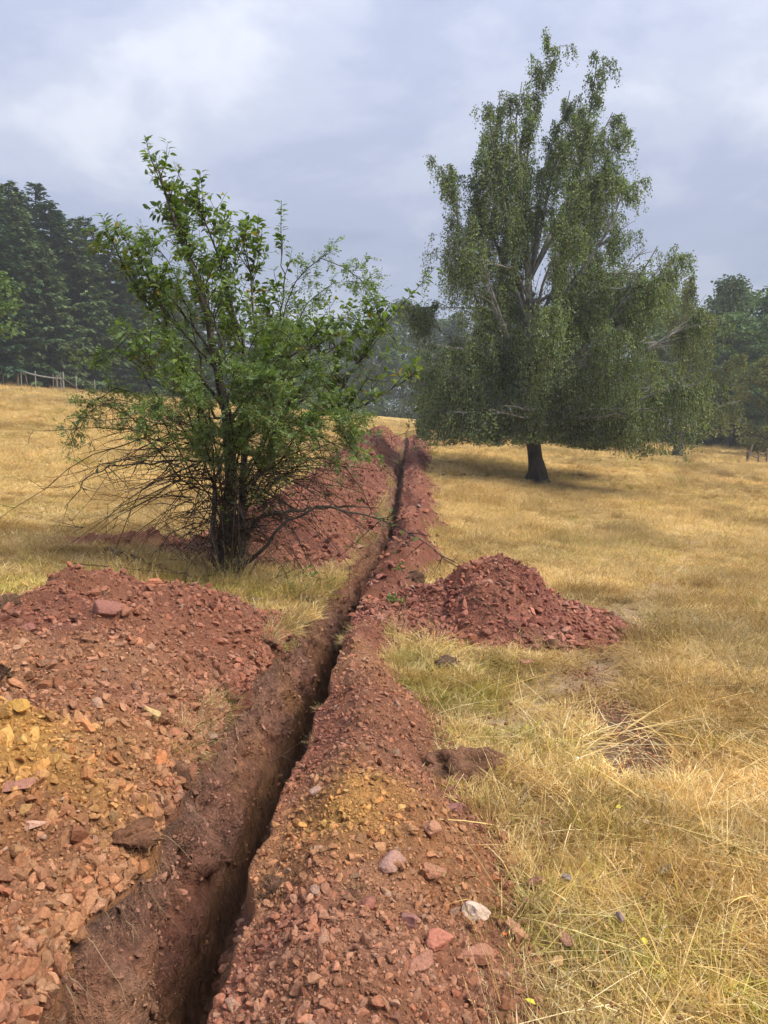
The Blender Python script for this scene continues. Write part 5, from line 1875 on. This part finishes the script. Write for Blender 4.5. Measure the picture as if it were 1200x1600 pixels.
# leafy sprigs growing at the lip
sprig_m = M_ROSE_LEAF
for i, (x, y, h, lab) in enumerate([(-.62, 7.55, .2, 'bright green seedling on the lip of the trench below the apple tree'), (-.8, 7.25, .16, 'low green weed with pale leaves beside the sod under the apple tree'),
                                    (.12, 6.5, .12, 'small green sprig on the left foot of the rubble cone'), (.1, 7.6, .14, 'green sprig between the trench and the rubble cone'), (-.95, 7.7, .3, 'leafy green shoot between the apple tree and the trench')]):
    r = np.random.default_rng(930 + i)
    rt = empty('weed', (x, y, tz(x, y)), lab, 'weed', 'green weeds near the trench')
    st, lv = Acc(), Acc()
    n = 7
    a = r.uniform(0, 6.28, n)
    k = np.linspace(0, 1, 6)
    D_ = unit(np.stack([np.cos(a), np.sin(a), r.uniform(.4, 1.4, n)], -1))
    SPt = h * r.uniform(.6, 1.2, n)[:, None, None] * (D_[:, None] * k[None, :, None] + np.array([0, 0, -.2]) * (k ** 2)[None, :, None])
    st.add(*tubes(SPt, .0018 * np.ones((n, 6)), 4), (1.5, 2.2, .8))
    m_ = 9
    bi = np.repeat(np.arange(n), m_)
    P = SPt[bi, r.integers(1, 6, n * m_)]
    leaf_fine(P, unit(D_[bi] + r.normal(0, .8, P.shape)), unit(np.array([0, 0, 1.]) + r.normal(0, .4, P.shape)), r.uniform(.025, .05, len(P)), r.uniform(.008, .014, len(P)), leaf_colours(r, len(P), [(.12, .22, .05), (.16, .27, .07), (.10, .18, .05)]), lv)
    link('stems', st.mesh('stems', M_TWIG), rt)
    link('leaves', lv.mesh('leaves', sprig_m), rt)

# fallen yellow leaves and pale scraps
yel_m = plain_material('yellow_leaf', (.62, .55, .06), .5)
org_m = plain_material('orange_leaf', (.6, .17, .03), .5)
wht_m = plain_material('white_scrap', (.75, .76, .74), .7)
for i, (x, y, sz, mt, nm, lab) in enumerate([
        (.985, 3.13, .032, yel_m, 'fallen_leaf', 'yellow leaf lying in the straw in the middle of the near grass'), (.82, 2.27, .03, yel_m, 'fallen_leaf', 'yellow leaf standing in the grass near the bottom right'),
        (.42, 1.99, .03, yel_m, 'fallen_leaf', 'yellow leaf at the bottom edge of the grass'), (.385, 2.28, .022, org_m, 'fallen_leaf', 'tiny orange leaf beside the long orange brown stone'),
        (.93, 3.62, .035, wht_m, 'paper_scrap', 'white scrap in the grass right of the dark sod'), (.78, 7.2, .07, wht_m, 'paper_scrap', 'white scrap near the top of the rubble cone')]):
    a = Acc()
    leaf_fine(np.zeros((1, 3)), np.array([[1., .3 * i, .1]]), np.array([[.2, .1 * i, 1.]]), np.array([sz]), np.array([sz * .36]), np.ones((1, 3)), a)
    me = a.mesh(nm, mt)
    md = link(nm, me, None, (x, y, tz(x, y) + .045), lab, 'leaf' if 'leaf' in nm else 'scrap')
    md.rotation_euler = (.3, -.2, i * 1.1)
    sm = md.modifiers.new('thickness', 'SOLIDIFY')
    sm.thickness = .0012

# fences
post_w = plain_material('weathered_post', (.16, .13, .10), .9)
post_p = plain_material('pale_post', (.24, .24, .225), .7)


def box_bar(a, p, q, w, d):
    p, q = np.array(p, float), np.array(q, float)
    a.add(*tubes(np.stack([p, p * .5 + q * .5, q]), np.array([w, w, w * .9]), 6), (1, 1, 1))
    n0 = a.n
    a.add(np.stack([q + np.array([0, 0, w * .4])]), np.zeros((0, 3), int))
    top_ring = np.arange(n0 - 6, n0)
    a.F3.append(np.stack([top_ring, np.roll(top_ring, -1), np.full(6, n0)], 1))


def fence(name, label, posts, rails, base):
    root = empty(name, base, label, 'fence')
    for (x, y, h, w, lean, mt) in posts:
        a = Acc()
        z = float(ground(x, y))
        box_bar(a, (x - base[0], y - base[1], z - .3 - base[2]), (x + lean - base[0], y - base[1], z + h - base[2]), w, w)
        link('post', a.mesh('post', mt), root)
    for (p, q, sag, w, mt) in rails:
        a = Acc()
        k = np.linspace(0, 1, 12)
        zp, zq = float(ground(p[0], p[1])) + p[2], float(ground(q[0], q[1])) + q[2]
        P = np.stack([p[0] + (q[0] - p[0]) * k, p[1] + (q[1] - p[1]) * k, zp + (zq - zp) * k - sag * 4 * k * (1 - k)], 1) - np.array(base)
        a.add(*tubes(P, np.full(12, w), 6))
        link('rail', a.mesh('rail', mt), root)
    return root


def fx(px, d=50.):
    return (px - 600) / 1202 * d


fd = 49.6
fence('fence', 'weathered field fence with pale thin posts and a sagging rail before the left wood',
      [(fx(12, fd), fd, 1.15, .045, 0, post_p), (fx(5, fd), fd + .4, 1.2, .03, .25, post_w), (fx(35, fd), fd, 1.22, .085, -.02, post_w), (fx(40, fd), fd, 1.1, .035, 0, post_p), (fx(48, fd), fd + .3, .95, .04, -.22, post_w),
       (fx(62, fd), fd, 1.08, .04, 0, post_p), (fx(79, fd), fd + 1, 1.0, .035, 0, post_w), (fx(86, fd), fd + 1.5, 1.15, .03, 0, post_p), (fx(95, fd), fd, .95, .07, 0, post_w), (fx(105, fd), fd, 1.2, .05, 0, post_p), (fx(120, fd), fd + .5, 1.05, .035, 0, post_p), (fx(-20, fd), fd, 1.1, .05, 0, post_w), (fx(144, fd), fd + 1, .9, .035, 0, post_p)],
      [((fx(42, fd), fd, 1.0), (fx(105, fd), fd, .78), .1, .055, post_p), ((fx(-20, fd), fd, .95), (fx(12, fd), fd, .78), .06, .05, post_p), ((fx(105, fd), fd, .8), (fx(120, fd), fd + .5, .3), 0, .025, post_w), ((fx(12, fd), fd, .9), (fx(35, fd), fd, .9), .02, .012, post_w), ((fx(120, fd), fd + .5, .85), (fx(144, fd), fd + 1, .7), .03, .012, post_w)],
      (fx(62, fd), fd, float(ground(fx(62, fd), fd))))
fence('fence', 'broken grey fence posts at the right edge of the meadow',
      [(19.4, 41.3, .9, .06, .3, post_w), (19.5, 41.4, .55, .05, 0, post_w), (20.2, 41.6, .6, .05, .02, post_w), (20.8, 41.9, .75, .05, 0, post_w)],
      [((19.5, 41.4, .5), (20.2, 41.6, .25), .05, .035, post_w), ((20.2, 41.6, .5), (20.8, 41.9, .55), .03, .02, post_w)], (20., 41.5, float(ground(20., 41.5))))


# ------------------------------------------------------------------ damp haze over the meadow
bm = bmesh.new()
bmesh.ops.create_cube(bm, size=1.0)
for v in bm.verts:
    v.co = Vector((v.co.x * 250, v.co.y * 172 + 69, v.co.z * 36 + 11))
hme = bpy.data.meshes.new('haze')
bm.to_mesh(hme)
bm.free()
m, t = new_mat('haze')
pv = nd(t, 'ShaderNodeVolumePrincipled')
pv.inputs['Color'].default_value = (.78, .89, 1.0, 1)
pv.inputs['Density'].default_value = .0010
o_ = nd(t, 'ShaderNodeOutputMaterial')
t.links.new(pv.outputs[0], o_.inputs['Volume'])
hme.materials.append(m)
link('haze', hme, kind='stuff', label='thin damp haze filling the air over the meadow', cat='haze')
